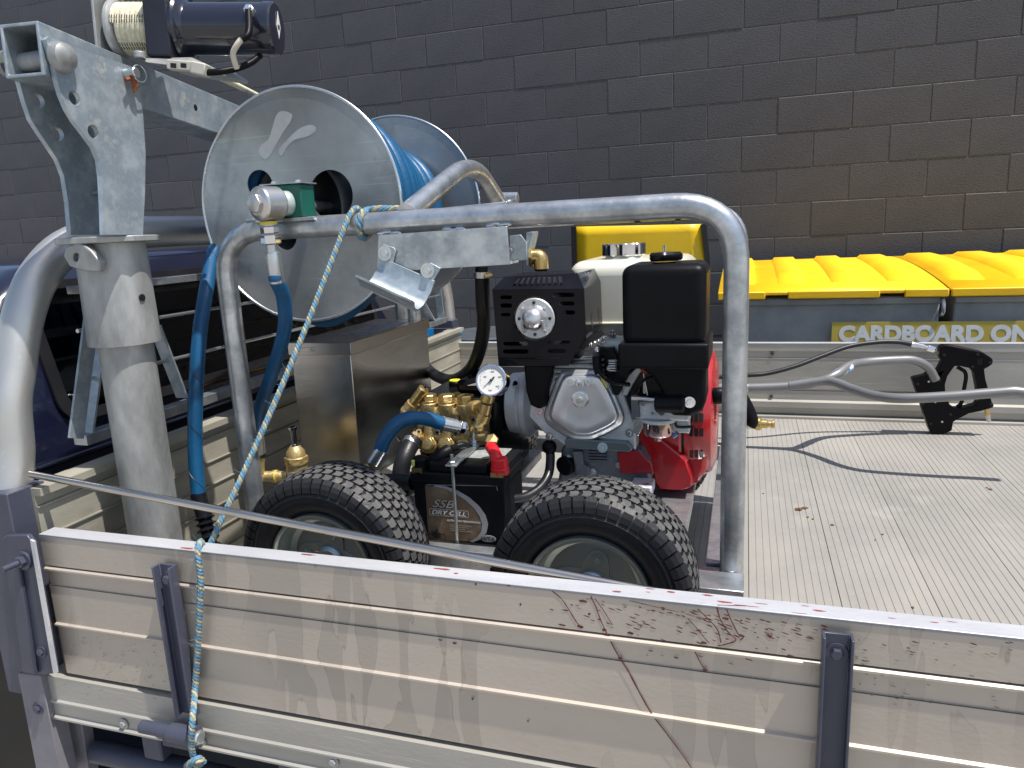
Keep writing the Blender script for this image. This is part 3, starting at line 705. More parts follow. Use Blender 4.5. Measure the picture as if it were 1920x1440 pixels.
dup(w1, (-.633, .922, .1525), 'small turf tyre in front of the steel tank, left of the battery')
dup(w1, (-.213, 1.62, .1525), 'far turf tyre peeping out under the red engine cover')
dup(w1, (-.640, 1.62, .1525), 'far turf tyre hidden behind the stainless tank')

# ---- lance holder bracket on the near hoop
bk = MB(); yb = 1.034
bk.plate([[A(x, y, Y=yb) for x, y in ((709, 441), (950, 424), (956, 496), (800, 505), (706, 512))]], (0, .004, 0))
bk.plate([[A(x, y, Y=yb + .004) for x, y in ((709, 502), (956, 489), (956, 496), (709, 510))]], (0, .045, 0))
bko = bk.build('holder_plate', GALV, tr_, bevel=.0008)
cr = MB(); yc = 1.029
cr.plate([[A(x, y, Y=yc) for x, y in ((718, 458), (738, 464), (742, 470), (736, 494), (790, 518), (801, 499), (806, 492), (826, 503), (778, 585), (700, 550))]], (0, .0035, 0))
cro = cr.build('holder_bracket', GALVB, tr_, bevel=.0008)
for px, py in ((722, 475), (802, 507)): MB().bolt(A(px, py, Y=yc), (0, -1, 0), .0065).build('bolt', ZINC, cro)
# trough: half pipe opening upward, running down to the right
a0 = A(684, 528, Y=1.0); a1 = A(786, 574, Y=1.0); ax = (a1 - a0).normalized(); up = V(-ax.z, 0, ax.x).normalized()
if up.z < 0: up = -up
tg = MB(); n_ = 14; rI, rO = .0225, .026; vs = []; fs = []
prof = []
for i in range(n_ + 1):
    t = R(205 + 150 * i / n_); prof.append((math.cos(t), math.sin(t)))
inner = [(c * rI, s * rI) for c, s in prof]; outer = [(c * rO, s * rO) for c, s in prof]
lipL = [(-.036, .004), (-.036, .0075)]; 
loop2 = [(-.034, -.004), (-.0205, -.0095)] + inner[1:-1] + [(.0265, .002), (.0265, .020), (.030, .020), (.030, -.002)] + list(reversed(outer[1:-1])) + [(-.024, -.0135), (-.034, -.0075)]
cen = (a0 + a1) / 2
def tf(a, b): return a0 + V(0, a * 1.05, 0) + up * (b + .018)
tg.plate([[tf(a, b) for a, b in loop2]], ax * (a1 - a0).length); tg.build('holder_trough', GALVB, cro, bevel=.0004)

# ---- green pivot block with swivel, reel supports
gb = MB(); gb.box(-.748, -.676, 1.045, 1.085, .697, .749); gbo = gb.build('pivot_block', GREEN, tr_, bevel=.003, seg=3)
MB().box(-.750, -.672, 1.043, 1.087, .7495, .7515).build('clamp_plate', GALV, gbo)
MB().box(-.765, -.655, 1.042, 1.088, .691, .6965).build('block_foot', GALV, gbo, bevel=.001)
for x in (-.735, -.689): MB().bolt((x, 1.062, .7515), (0, 0, 1), .0048).build('bolt', ZINC, gbo)

# ---- bent carry handle across the hoops
MB().tube(fillet([A(762, 402, Y=1.06), A(884, 300, Y=1.36), A(948, 396, Y=1.68)], .11, 12), .0168, 26).build('carry_handle', GALV, tr_)
hs = MB().cyl(A(938, 372, Y=1.69), A(968, 372, Y=1.69) + V(.004, 0, 0), .014, n=24, ch=.002); hs.build('handle_sleeve', GALV, tr_)
MB().cyl(A(930, 366, Y=1.67), A(934, 366, Y=1.67), .021, n=24).build('handle_washer', ZINC, tr_)
MB().obox(A(800, 396, Y=1.085), A(960, 380, Y=1.085), .05, .003).build('top_strap', GALV, tr_, bevel=.001)

# ============================================================ HOSE REEL
RC = V(-.785, 1.20, .720)
reel = thing('hose_reel', 'large galvanised hose reel with round cut outs holding blue hose', 'hose reel', (-.785, 1.40, .51))
FL = mat('reel flange sheet', (.42, .44, .45), (.25, .265, .275), .36, .75, 4.5, .12, 60, .12, c3=(.15, .155, .155), s3=8, l3=.55, h3=.74, fac3=.65, scr=.2)
def flange(y):
    c = V(RC.x, y, RC.z); lp = [circ(c, .209, n=96)]
    for ang, d, r in ((14, .073, .044), (150, .088, .0275), (237, .062, .024)):
        lp.append(list(reversed(circ(c + V(d * math.cos(R(ang)), 0, d * math.sin(R(ang))), r, n=40))))
    f_ = MB().plate(lp, (0, .0025, 0)).build('flange', FL, reel, ang=30)
    MB().tube(circ(c + V(0, .001, 0), .2085, n=96) + [c + V(.2085, .001, 0)], .0029, 10, caps=False).build('rolled_rim', ZINC, f_)
    return f_
f1 = flange(1.20); f2 = flange(1.60)
# chalky scuffs wiped on the flange
sf = MB(); SC = mat('chalky scuff', (.46, .49, .51), (.40, .42, .44), .6, .3, 30)
for pts in (((521, 205), (547, 212), (548, 224), (524, 258), (502, 303), (484, 290), (487, 272), (505, 262), (510, 240)), ((532, 268), (560, 240), (585, 232), (595, 243), (580, 256), (545, 262), (528, 296), (520, 284))):
    sf.plate([smooth_loop([A(x, y, Y=1.1996) for x, y in pts], 6)], (0, .0003, 0))
sf.build('scuff', SC, f1, smooth=False)
for px, py in ((402, 545), (524, 545), (398, 362), (398, 370)): pass
dm = MB(); dm.lathe((RC.x, 1.203, RC.z), (0, 1, 0), [(0, .090), (.396, .090), (.396, .088), (0, .088)], 64)
dm.f = [f for f in dm.f if len(f) == 4]; dm.mi = [0] * len(dm.f); dm.build('drum', FL, reel)
MB().lathe((RC.x, 1.27, RC.z), (0, 1, 0), [(0, .001), (0, .0885), (.003, .0885), (.003, .001)], 48).build('drum_web', BLKT, reel)
MB().cyl((RC.x + .035, 1.03, RC.z), (RC.x + .0, 1.64, RC.z), .011, n=20).build('reel_axle', GALV, reel)
# swivel in front
sw_ = MB(); s0 = A(487, 382, Y=1.000)
sw_.lathe(s0 + V(0, -.004, 0), (.30, 1, 0), [(-.004, .018), (0, .0245), (.003, .0265), (.034, .0265), (.038, .024)], 40)
swo = sw_.build('swivel_joint', SATIN, reel, ang=18)
MB().hexnut(s0 + V(-.0005, -.008, 0), (-.25, -1, 0), .0155, .007).build('swivel_nut', SATIN, swo, bevel=.0006)
MB().lathe(s0 + V(.0115, .034, .0), (.55, 1, .05), [(-.004, .017), (.0, .0195), (.016, .0195), (.019, .0175)], 32).build('swivel_collar', mat('pale anodised collar', (.45, .50, .48), (.38, .43, .41), .45, .4), swo)
vn = MB(); p = s0 + V(.002, .014, -.026); q = A(515, 500, Y=1.018)
dv = (q - p).normalized()
vn.cyl(p, p + dv * .008, .0135, n=24, ch=.001); MB().cyl(p + dv * .001, p + dv * .006, .0139, n=24).build('thread_tape', mat('yellow thread tape', (.65, .55, .08), (.55, .45, .07), .6), swo)
vn.build('outlet_stub', SATIN, swo)
MB().hexnut(p + dv * .009, dv, .0145, .011).build('hose_nut', CHROME, swo, bevel=.0005)
MB().hexnut(p + dv * .022, dv, .0155, .015).build('hose_nut', CHROME, swo, bevel=.0005)
MB().lathe(p + dv * .037, dv, [(0, .0095), (.012, .0095), (.013, .0115), (.018, .0125), (.060, .0125), (.062, .0115)], 24).build('ferrule', ZINC, swo)
# hose on the reel
seq = [(1.219, .184), (1.262, .182), (1.31, .172), (1.355, .160), (1.398, .146), (1.442, .132), (1.488, .124), (1.535, .12), (1.58, .118)]
pts = []; NS = 44
for k in range(len(seq) - 1):
    for i in range(NS):
        t = i / NS; e = t ** 3 * (t * (6 * t - 15) + 10) if True else t
        y = seq[k][0] + (seq[k + 1][0] - seq[k][0]) * e; r = seq[k][1] + (seq[k + 1][1] - seq[k][1]) * e; a = 2 * math.pi * t + 3.6
        pts.append(V(RC.x + r * math.cos(a), y, RC.z + r * math.sin(a)))
hz = MB().tube(pts, .0178, 16).build('wound_hose', BLUE, reel)
# inner lay so the pile is solid
pts = []
for k in range(13):
    for i in range(NS):
        t = i / NS; y = 1.22 + .0275 * (k + t); r = .125 if y < 1.31 else .098; a = 2 * math.pi * t
        pts.append(V(RC.x + r * math.cos(a), y, RC.z + r * math.sin(a)))
MB().tube(pts, .0134, 10).build('inner_hose_layer', BLUE, reel)
MB().tube(spl([V(RC.x - .13, 1.245, RC.z - .14), V(RC.x - .02, 1.26, RC.z - .215), V(RC.x + .07, 1.27, RC.z - .185), V(RC.x + .15, 1.28, RC.z - .10)], 8), .0134, 12).build('sagging_turn', BLUE, reel)
# reel stand behind
MB().tube(fillet([(-.785, 1.66, .14), (-.785, 1.66, .70)], .05), .016, 18).build('reel_post', GALV, reel)

# hose leaving the reel to the left, with black corrugated end
hl = thing('blue_hose', 'blue rubber hose hanging left of the trolley upright, ending in a ribbed black sleeve', 'hose', tuple(A(400, 1028, Y=.985)))
hpts = spl([A(412, 452, Y=1.225), A(399, 480, Y=1.19), A(384, 560, Y=1.10), A(373, 640, Y=1.06), A(367, 740, Y=1.04), A(366, 840, Y=1.03), A(372, 933, Y=1.015)], 10)
MB().tube(hpts, .0128, 20).build('hose_body', BLUE, hl)
sl2 = MB(); a = A(371, 926, Y=1.017); b = A(384, 972, Y=1.005); sl2.tube([a, b], .0142, 20); sl2.build('sleeve', BLKG, hl)
cp = spl([A(383, 968, Y=1.006), A(390, 1000, Y=.998), A(402, 1045, Y=.985), A(425, 1100, Y=.98)], 16); rr = [.0145 + .0035 * math.sin(i * 2 * math.pi / 6.0) for i in range(len(cp))]
MB().tube(cp, .015, 20, rr=rr).build('ribbed_sleeve', BLKG, hl)
# spiral line printed on the hose
def spiral(pts, r, pitch, rad, name, mt, par, n=14):
    out = []; L = 0
    for i in range(len(pts) - 1):
        d = pts[i + 1] - pts[i]; u, v, _ = frame(d)
        for k in range(n):
            a = 2 * math.pi * (L + d.length * k / n) / pitch; p = pts[i] + d * k / n; out.append(p + (u * math.cos(a) + v * math.sin(a)) * r)
        L += d.length
    MB().tube(out, rad, 5).build(name, mt, par)
spiral(hpts[6:], .0126, .095, .0006, 'hose_marking', BLKT, hl, 10)

hr_ = thing('drop_hose', 'blue rubber hose from the silver swivel down behind the rope to the brass regulator', 'hose', tuple(A(488, 880, Y=1.16)))
e0 = p + dv * .095
hp2 = spl([e0 - dv * .01, e0, A(532, 560, Y=1.04), A(533, 620, Y=1.06), A(510, 700, Y=1.10), A(489, 760, Y=1.13), A(483, 800, Y=1.15), A(482, 822, Y=1.155)], 8)
MB().tube(hp2, .0120, 20).build('hose_body', BLUE, hr_)
MB().cyl(A(482, 818, Y=1.155), A(486, 850, Y=1.16), .0125, n=20, ch=.001).build('ferrule', ZINC, hr_)
MB().hexnut(A(486, 850, Y=1.16), (0, 0, -1), .012, .010).build('hose_nut', CHROME, hr_)

# ============================================================ STAINLESS TANK
tk = thing('stainless_tank', 'square stainless steel float tank with overhanging lid under the hose reel', 'tank', (-.82, 1.45, .15))
tx0, tx1, ty0, ty1 = -.893, -.7545, 1.285, 1.665
MB().box(tx0, tx1, ty0, ty1, .155, .455).build('tank_body', STAIN, tk, bevel=.0015)
lm = MB(); lm.box(tx0 - .004, tx1 + .004, ty0 - .004, ty1 + .006, .430, .4555); lo = lm.build('tank_lid', mat('stainless lid', (.50, .48, .46), (.42, .40, .38), .24, 1., 9, .06, 30, .05), tk, bevel=.001)
MB().box(-.882, -.835, ty0 - .0055, ty0 - .0042, .437, .446).build('lid_catch', STAIN, lo, bevel=.0004)
MB().bolt((-.842, ty0 - .0056, .4415), (0, -1, 0), .0028).build('rivet', STAIN, lo)
lab = MB()
MB().box(-.842, -.775, 1.40, 1.60, .4556, .4562).build('lid_label', mat('blue grey lid label', (.12, .14, .20), (.30, .31, .33), .4, 0, 60, lo=.45, hi=.5), lo)
# brass regulator
rg_ = thing('brass_regulator', 'cast brass pressure regulator with a steel adjusting screw before the tank', 'valve', tuple(A(560, 895, Y=1.18)))
c = A(559, 893, Y=1.18)
def zt(py): return A(557, py, Y=1.18).z
MB().lathe((c.x, 1.18, zt(910)), (0, 0, 1), [(0, .020), (zt(868) - zt(910), .0205)], 32).build('valve_body', BRASSC, rg_)
MB().lathe((c.x, 1.18, zt(868)), (0, 0, 1), [(0, .0225), (.004, .0225), (.004, .020), (.013, .0205), (.013, .0190), (.024, .0178), (.033, .0110), (.035, .009)], 32, ).build('bonnet', BRASSC, rg_)
MB().hexnut((c.x, 1.18, zt(868) + .0055), (0, 0, 1), .0235, .009).build('bonnet_hex', BRASSC, rg_, bevel=.0005)
MB().hexnut((c.x, 1.18, zt(868) + .034), (0, 0, 1), .0085, .005).build('lock_nut', CHROME, rg_)
MB().cyl((c.x, 1.18, zt(868) + .036), (c.x, 1.18, zt(803)), .0055, n=14).build('adjusting_screw', CHROME, rg_)
MB().hexnut((c.x, 1.18, zt(806)), (0, 0, 1), .008, .006).build('screw_head', CHROME, rg_)
MB().box(c.x - .009, c.x + .010, 1.18 - .0215, 1.18 - .0198, zt(898), zt(880)).build('data_plate', GREYL, rg_)
pl = MB(); p0 = A(540, 893, Y=1.18); p1 = A(490, 893, Y=1.165); pl.tube([p0, p1], .0105, 20); pl.tube([A(522, 893, Y=1.175), A(512, 893, Y=1.172)], .0125, 20); pl.tube([A(488, 855, Y=1.16), A(488, 896, Y=1.16)], .0085, 16); pl.ball(A(489, 893, Y=1.163), .0125); pl.build('inlet_pipe', BRASSC, rg_)
MB().tube([A(517, 893, Y=1.172), A(519, 893, Y=1.1725)], .0128, 20).build('thread_tape', MATS['yellow thread tape'], rg_)

# ============================================================ PUMP
pu = thing('brass_pump', 'triple piston high pressure pump with cast brass head and black crankcase', 'pump', (-.53, 1.38, .153))
MB().box(-.625, -.45, 1.30, 1.50, .17, .345).build('crankcase', BLKG, pu, bevel=.012, seg=3)
MB().box(-.635, -.43, 1.33, 1.52, .155, .175).build('pump_foot', GALV, pu, bevel=.002)
MB().box(-.55, -.44, 1.33, 1.49, .345, .372).build('crankcase_cover', BLKG, pu, bevel=.008)
wt_ = MB(); wt_.plate([[A(x, y, Y=1.325) for x, y in ((876, 723), (907, 714), (905, 723))]], (0, .002, 0)); wt_.build('warning_label', WHITE, pu)
oc = A(853, 712, Y=1.40)
MB().lathe(oc + V(0, 0, -.032), (0, 0, 1), [(0, .012), (.012, .012), (.012, .0135), (.027, .0135), (.029, .012)], 28).build('oil_cap', BLKM, pu)
MB().cyl(oc + V(0, 0, -.003), oc, .0118, n=28, ch=.0008).build('oil_cap_top', mat('yellow cap', (.72, .70, .02), (.62, .6, .02), .4), pu)
YP = 1.25; zc_ = .333
hd = MB(); hd.tube([(-.605, YP + .012, zc_ - .006), (-.468, YP + .012, zc_ - .006)], .0125, 24); hd.tube([(-.612, YP + .006, .278), (-.46, YP + .006, .278)], .0145, 24)
hd.box(-.61, -.47, YP + .012, YP + .05, .262, .345); hdo = hd.build('manifold', BRASSC, pu, bevel=.003)
for x in (-.5745, -.5365, -.4985):
    c_ = MB(); c_.lathe((x, YP, .262), (0, 0, 1), [(0, .014), (.03, .0135), (.045, .0115), (.06, .0130), (.070, .0178), (.083, .0182), (.084, .0168), (.086, .0168)], 28)
    co_ = c_.build('valve_tower', BRASSC, hdo)
    MB().lathe((x, YP, .3475), (0, 0, 1), [(0, .0172), (.003, .0172), (.0035, .0165)], 28).build('tower_collar', BRASS, co_)
    MB().hexnut((x, YP, .350), (0, 0, 1), .0165, .0125).build('valve_cap', BRASS, co_, bevel=.0006)
    dd = V(0, -.82, .12).normalized(); pp = V(x - .002, YP - .012, .2655)
    MB().lathe(pp, dd, [(-.014, .0175), (.0, .0175), (.002, .016)], 28).build('plug_seat', BRASSC, hdo)
    MB().hexnut(pp + dd * .001, dd, .0163, .008).build('lower_plug', BRASS, hdo, bevel=.0008)
    MB().lathe(pp + dd * .0072, dd, [(0, .0095), (.002, .0095), (.0022, .008)], 20).build('plug_face', BRASSC, hdo)
for i in range(4):
    x = -.594 + .038 * i
    for z in (.290, .318):
        b_ = MB(); b_.cyl((x, YP + .012, z), (x, YP - .0125, z), .0062, n=16, ch=.0008); bo_ = b_.build('head_bolt', SATIN, hdo)
        MB().cyl((x, YP - .0126, z), (x, YP - .0135, z), .0032, n=6).build('bolt_socket', BLKT, hdo)
# balls between towers
for x in (-.5935, -.5555, -.5175, -.481): MB().ball((x, YP - .001, zc_ - .006), .0128, 16, 10).build('port_boss', BRASSC, hdo)
# unloader
ul = MB(); a = A(763, 772, Y=1.235); b = A(795, 728, Y=1.235); d_ = (b - a)
ul.ball(a, .0135); ul.tube([a, a + d_ * .35], .0122, 24); uo = ul.build('unloader_elbow', BRASSC, pu)
MB().tube([a + d_ * .33, a + d_ * .86], .0098, 20).build('unloader_barrel', BRASS, uo)
MB().cyl(a + d_ * .86, a + d_ * 1.0, .0105, n=20, ch=.001).build('unloader_cap', BRASS, uo)
MB().cyl(a + d_ * 1.0, a + d_ * 1.12, .0045, n=10).build('unloader_screw', CHROME, uo)
MB().tube([a, V(-.60, YP + .01, zc_ - .004)], .012, 20).build('unloader_port', BRASSC, uo)
# right hand fittings up to the gauge
rt = MB(); g0 = A(898, 800, Y=1.20); g1 = A(908, 775, Y=1.20); g2 = A(915, 742, Y=1.20)
rt.tube([A(880, 803, Y=1.195), A(888, 803, Y=1.2)], .0075, 16); rt.ball(g0, .0115); rt.tube([A(888, 803, Y=1.2), g0, g1], .0095, 20); rt.tube([g0 + (g1 - g0) * .45, g1], .0135, 20)
rt.tube([g1, A(912, 757, Y=1.20)], .0110, 20); rt.tube([A(893, 765, Y=1.225), A(911, 765, Y=1.20)], .0105, 20); rt.tube([A(913, 752, Y=1.2), A(917, 735, Y=1.2)], .0125, 20)
rto = rt.build('brass_fittings', BRASS, pu, ang=40)
MB().tube([A(886, 764, Y=1.24), A(897, 764, Y=1.222)], .0135, 24).build('fitting_collar', BRASSC, rto)
MB().hexnut(A(919, 829, Y=1.21), (.35, -.5, .4), .0135, .016).build('lower_elbow', BRASS, rto, bevel=.001)
MB().tube([A(897, 822, Y=1.235), A(921, 826, Y=1.215)], .0105, 20).build('lower_outlet', BRASSC, rto)
MB().tube([A(922, 833, Y=1.2), A(929, 852, Y=1.19)], .0095, 20).build('hose_tail', CHROME, rto)
# gauge
gn = V(-.02, -.94, .30).normalized(); gc = A(921, 713, Y=1.175); gu = V(1, 0, 0) - gn * gn.x; gu.normalize(); gv = gn.cross(gu) * -1
if gv.z < 0: gv = -gv
MB().lathe(gc - gn * .026, gn, [(0, .0005), (0, .024), (.003, .027), (.020, .027), (.022, .0285), (.0275, .0285), (.0285, .0275), (.0285, .0250), (.0262, .0248)], 48, caps=False).build('gauge_case', CHROME, pu)
gf = MB(); gf.plate([[gc + gu * .0252 * math.cos(a) + gv * .0252 * math.sin(a) for a in [2 * math.pi * i / 40 for i in range(40)]]], -gn * .002); gfo = gf.build('gauge_face', mat('gauge dial', (.74, .73, .70), (.68, .67, .65), .6, spec=.2), pu)
tk_ = MB()
for i in range(31):
    a = R(225 - 270 * i / 30); r0, r1 = (.0185, .022) if i % 5 == 0 else (.0202, .022); dr_ = gu * math.cos(a) + gv * math.sin(a); pr_ = -gu * math.sin(a) + gv * math.cos(a)
    b0, b1 = gc + dr_ * r0 + gn * .0003, gc + dr_ * r1 + gn * .0003; w2 = .0003; tk_.add([b0 - pr_ * w2, b0 + pr_ * w2, b1 + pr_ * w2, b1 - pr_ * w2], [(0, 1, 2, 3)])
o = tk_.build('dial_marks', mat('black print', (.03, .03, .03)), gfo, smooth=False); o['kind'] = 'stuff'
for i, s in enumerate(('0', '100', '200', '300', '400')):
    a = R(225 - 67.5 * i); q = gc + (gu * math.cos(a) + gv * math.sin(a)) * .0150 + gn * .0003; text(s, .0045, 'dial_number', MATS['black print'], gfo, q - gu * .002 - gv * .0015, gu, gv, ext=.00005)
text('bar', .005, 'dial_unit', MATS['black print'], gfo, gc - gv * .019 - gu * .004 + gn * .0003, gu, gv, ext=.00005)
ar = [gc + gu * .0 + gn * .0012]; nd = MB(); q0 = gc + (gu * .006 + gv * .006) + gn * .0012; q1 = gc - (gu * .0135 + gv * .0125) + gn * .0012; pn = (q1 - q0).cross(gn).normalized()
nd.plate([[q0 - pn * .0014, q0 + pn * .0014, q1]], gn * .0003); nd.ball(gc + gn * .001, .0027, 12, 6); nd.build('needle', MATS['black print'], gfo)
# bypass hose (blue) in front of pump
hb2 = thing('bypass_hose', 'short blue hose arching in front of the brass pump with silver end sleeves', 'hose', tuple(A(690, 890, Y=1.10)))
bp_ = spl([A(713, 845, Y=1.10), A(722, 822, Y=1.102), A(742, 796, Y=1.11), A(768, 784, Y=1.125), A(798, 785, Y=1.145), A(830, 794, Y=1.165)], 8)
MB().tube(bp_, .0125, 20).build('hose_body', BLUE, hb2)
MB().lathe(A(826, 793, Y=1.163), A(860, 800, Y=1.185) - A(826, 793, Y=1.163), [(0, .0128), (.030, .0128), (.031, .0105), (.037, .0105)], 24).build('ferrule', ZINC, hb2)
MB().hexnut(A(862, 800, Y=1.186), A(886, 803, Y=1.20) - A(862, 800, Y=1.186), .0125, .015).build('hose_nut', CHROME, hb2, bevel=.0005)
q0, q1 = A(716, 842, Y=1.10), A(695, 878, Y=1.095)
MB().lathe(q0, q1 - q0, [(0, .0128), (.030, .0128), (.031, .0108)], 24).build('ferrule', ZINC, hb2)
MB().hexnut(q0 + (q1 - q0) * .85, q1 - q0, .0125, .012).build('hose_nut', BRASS, hb2, bevel=.0005)
MB().lathe(A(694, 878, Y=1.095), A(684, 898, Y=1.095) - A(694, 878, Y=1.095), [(0, .0125), (.010, .0135), (.018, .0135), (.02, .01)], 24).build('brass_socket', BRASS, hb2)
# suction hose, black, with clamp
sh_ = thing('suction_hose', 'thick black rubber hose clamped to the left end of the brass pump', 'hose', tuple(A(755, 890, Y=1.17)))
MB().tube(spl([A(779, 822, Y=1.225), A(768, 838, Y=1.21), A(758, 860, Y=1.19), A(752, 885, Y=1.18), A(752, 930, Y=1.17)], 8), .0165, 22).build('hose_body', HOSEK, sh_)
MB().lathe(A(774, 826, Y=1.222), A(767, 840, Y=1.208) - A(774, 826, Y=1.222), [(0, .0175), (.010, .0175)], 28).build('hose_clamp', SATIN, sh_)
MB().tube([A(783, 815, Y=1.235), A(775, 826, Y=1.225)], .0115, 8).build('hose_spigot', BRASSC, sh_)
MB().tube([A(751, 826, Y=1.20), A(746, 818, Y=1.20)], .0035, 8).build('clamp_screw', CHROME, sh_)
ph = thing('conduit', 'black plastic pipe running from the tyre to the side of the battery', 'pipe', tuple(A(735, 905, Y=1.13)))
MB().tube([A(690, 903, Y=1.14), A(735, 903, Y=1.13), A(775, 904, Y=1.12)], .0145, 22).build('pipe_body', HOSEK, ph)
MB().tube(spl([A(690, 925, Y=1.2), A(720, 940, Y=1.2), A(770, 945, Y=1.2)], 6), .016, 18).build('pipe_run', HOSEK, ph)
# black loop hose
bl = thing('return_hose', 'long black hose looping from the holder bracket down to the tank side', 'hose', tuple(A(850, 715, Y=1.45)))
lp_ = spl([A(904, 508, Y=1.30), A(905, 560, Y=1.32), A(907, 610, Y=1.36), A(898, 660, Y=1.40), A(880, 695, Y=1.45), A(848, 713, Y=1.53), A(815, 703, Y=1.64), A(790, 680, Y=1.74), A(770, 668, Y=1.78)], 8)
MB().tube(lp_, .0140, 22).build('hose_body', HOSEK, bl)
MB().tube([A(903, 510, Y=1.30), A(903, 521, Y=1.30)], .0155, 22).build('hose_clamp', SATIN, bl)
MB().tube([A(903, 500, Y=1.30), A(903, 512, Y=1.30)], .012, 18).build('spigot', BLKM, bl)
MB().obox(A(910, 517, Y=1.285), A(922, 515, Y=1.285), .004, .005).build('clamp_ear', BRASS, bl)
# float valve plate & brass elbow behind the bracket
fv = thing('elbow_fitting', 'small brass elbow on a galvanised plate between bracket and muffler', 'fitting', tuple(A(990, 505, Y=1.30)))
fp = MB(); fp.plate([[A(x, y, Y=1.28) for x, y in ((955, 442), (976, 440), (987, 455), (987, 488), (957, 490))]], (0, .004, 0)); fp.plate([[A(x, y, Y=1.284) for x, y in ((987, 436), (998, 434), (998, 440), (991, 470), (991, 498), (987, 498))]], (0, .04, 0)); fp.build('mount_plate', GALVB, fv, bevel=.0006)
MB().bolt(A(957, 469, Y=1.279), (0, -1, 0), .004).build('bolt', ZINC, fv)
MB().cyl(A(996, 482, Y=1.30), A(1000, 482, Y=1.30), .019, n=6).build('flange_nut', BRASS, fv)
MB().tube(fillet([A(997, 482, Y=1.30), A(1014, 480, Y=1.30), A(1015, 504, Y=1.30)], .012, 6), .0135, 16).build('elbow', BRASS, fv)
MB().tube([A(1015, 502, Y=1.30), A(1015, 508, Y=1.30)], .0125, 18).build('elbow_seal', BLKM, fv)

# ============================================================ BATTERY
bt_ = thing('battery', 'black motorcycle battery with brown SSB DRY CELL label between the two near tyres', 'battery', (-.458, 1.14, .137))
bx0, bx1, by0, by1, bz0, bz1 = -.543, -.377, 1.092, 1.198, .137, .263
MB().box(bx0, bx1, by0, by1, bz0, bz1 - .008).build('battery_case', BLK, bt_, bevel=.003)
MB().box(bx0 - .003, bx1 + .003, by0 - .003, by1 + .003, bz1 - .018, bz1 - .001).build('battery_lid', BLK, bt_, bevel=.0025)
MB().box(bx0 + .030, bx1 - .030, by0 + .004, by1 - .004, bz1 - .001, bz1 + .015).build('lid_block', BLK, bt_, bevel=.003)
MB().box(bx1 - .014, bx1 + .002, by0 + .03, by1 - .002, bz1 - .001, bz1 + .015).build('lid_block', BLK, bt_, bevel=.002)
MB().box(bx0 + .075, bx1 - .016, by0 + .040, by1 - .004, bz1 + .0152, bz1 + .016).build('top_label', mat('grey text label', (.32, .33, .32), (.22, .23, .22), .4, 0, 200, lo=.45, hi=.55), bt_)
YL = by0
def BL(x, y, d=.0003): return A(x, y, Y=YL - d)
lb = MB(); arc = [(812, 912), (832, 916), (852, 925), (872, 938), (888, 953), (898, 968), (903, 983), (901, 997), (892, 1008), (880, 1015)]
lb.plate([[BL(x, y) for x, y in [(797, 910)] + arc + [(804, 1012)]]], (0, .0006, 0)); lbo = lb.build('label', STICK, bt_)
cr_ = MB(); outer_ = [(815, 909), (836, 912), (858, 920), (880, 933), (898, 949), (910, 966), (915, 983), (912, 999), (901, 1011), (886, 1017)]
cr_.plate([[BL(x, y, .0006) for x, y in outer_ + list(reversed([(x + 1, y) for x, y in arc]))]], (0, .0006, 0)); cr_.build('label_crescent', GREYL, bt_)
ov = MB(); c = BL(915, 1010, .0007); ov.plate([[c + V(.0145 * math.cos(a), 0, .0062 * math.sin(a)) for a in [2 * math.pi * i / 28 for i in range(28)]]], (0, .0006, 0)); ovo = ov.build('oval_label', GREYL, bt_)
text('HVT-5', .0088, 'lettering', MATS['black print'], ovo, c + V(-.0125, -.0002, -.0032), (1, 0, .0), (0, 0, 1), ext=.0001, bold=.0002)
PB = mat('pale bronze print', (.50, .45, .36), (.42, .38, .30), .35, .2)
q = BL(810, 950, .0006); dirx = (BL(870, 950, 0) - BL(810, 950, 0)).normalized()
text('SSB', .0195, 'lettering', MATS['black print'], lbo, q + V(.0009, .0002, -.0009), (1, 0, 0), (0, 0, 1), ext=.0001, bold=.0011, shear=.4, sx=1.35)
text('SSB', .0195, 'lettering', PB, lbo, q + V(0, -.0003, 0), (1, 0, 0), (0, 0, 1), ext=.0001, bold=.0002, shear=.4, sx=1.35)
q = BL(809, 963, .0006)
fr_ = MB(); fr_.plate([rrect(q.x - .004, q.x + .069, q.z - .0032, q.z + .0100, .003, lambda a, b: V(a, q.y, b)), list(reversed(rrect(q.x - .0030, q.x + .068, q.z - .0022, q.z + .0090, .0022, lambda a, b: V(a, q.y, b))))], (0, .0003, 0)); fr_.build('label_frame', PB, lbo)
text('DRY CELL', .0112, 'lettering', WHITE, lbo, q + V(0, -.0003, -.0003), (1, 0, 0), (0, 0, 1), ext=.0001, bold=.0002, shear=.3, sx=1.28)
q = BL(838, 977, .0006); text('ULTRA HIGH PERFORMANCE', .0047, 'lettering', WHITE, lbo, q, (1, 0, 0), (0, 0, 1), ext=.0001, bold=.00005, shear=.25, sx=1.0)
for i in range(4):
    q = BL(844, 984 + 3.4 * i, .0006); MB().box(q.x, q.x + .040 - .006 * (i % 3), q.y - .0001, q.y, q.z - .0003, q.z + .0002).build('text_line', PB, lbo)
q = BL(818, 1003, .0006); mb_ = MB()
for dx in (-.0095, .0115):
    for i in range(20):
        a = 2 * math.pi * i / 20; a2 = 2 * math.pi * (i + 1) / 20; cc = q + V(dx, -.0001, -.0035)
        mb_.add([cc + V(.0062 * math.cos(a), 0, .0062 * math.sin(a)), cc + V(.0062 * math.cos(a2), 0, .0062 * math.sin(a2)), cc + V(.0050 * math.cos(a2), 0, .0050 * math.sin(a2)), cc + V(.0050 * math.cos(a), 0, .0050 * math.sin(a))], [(0, 1, 2, 3)])
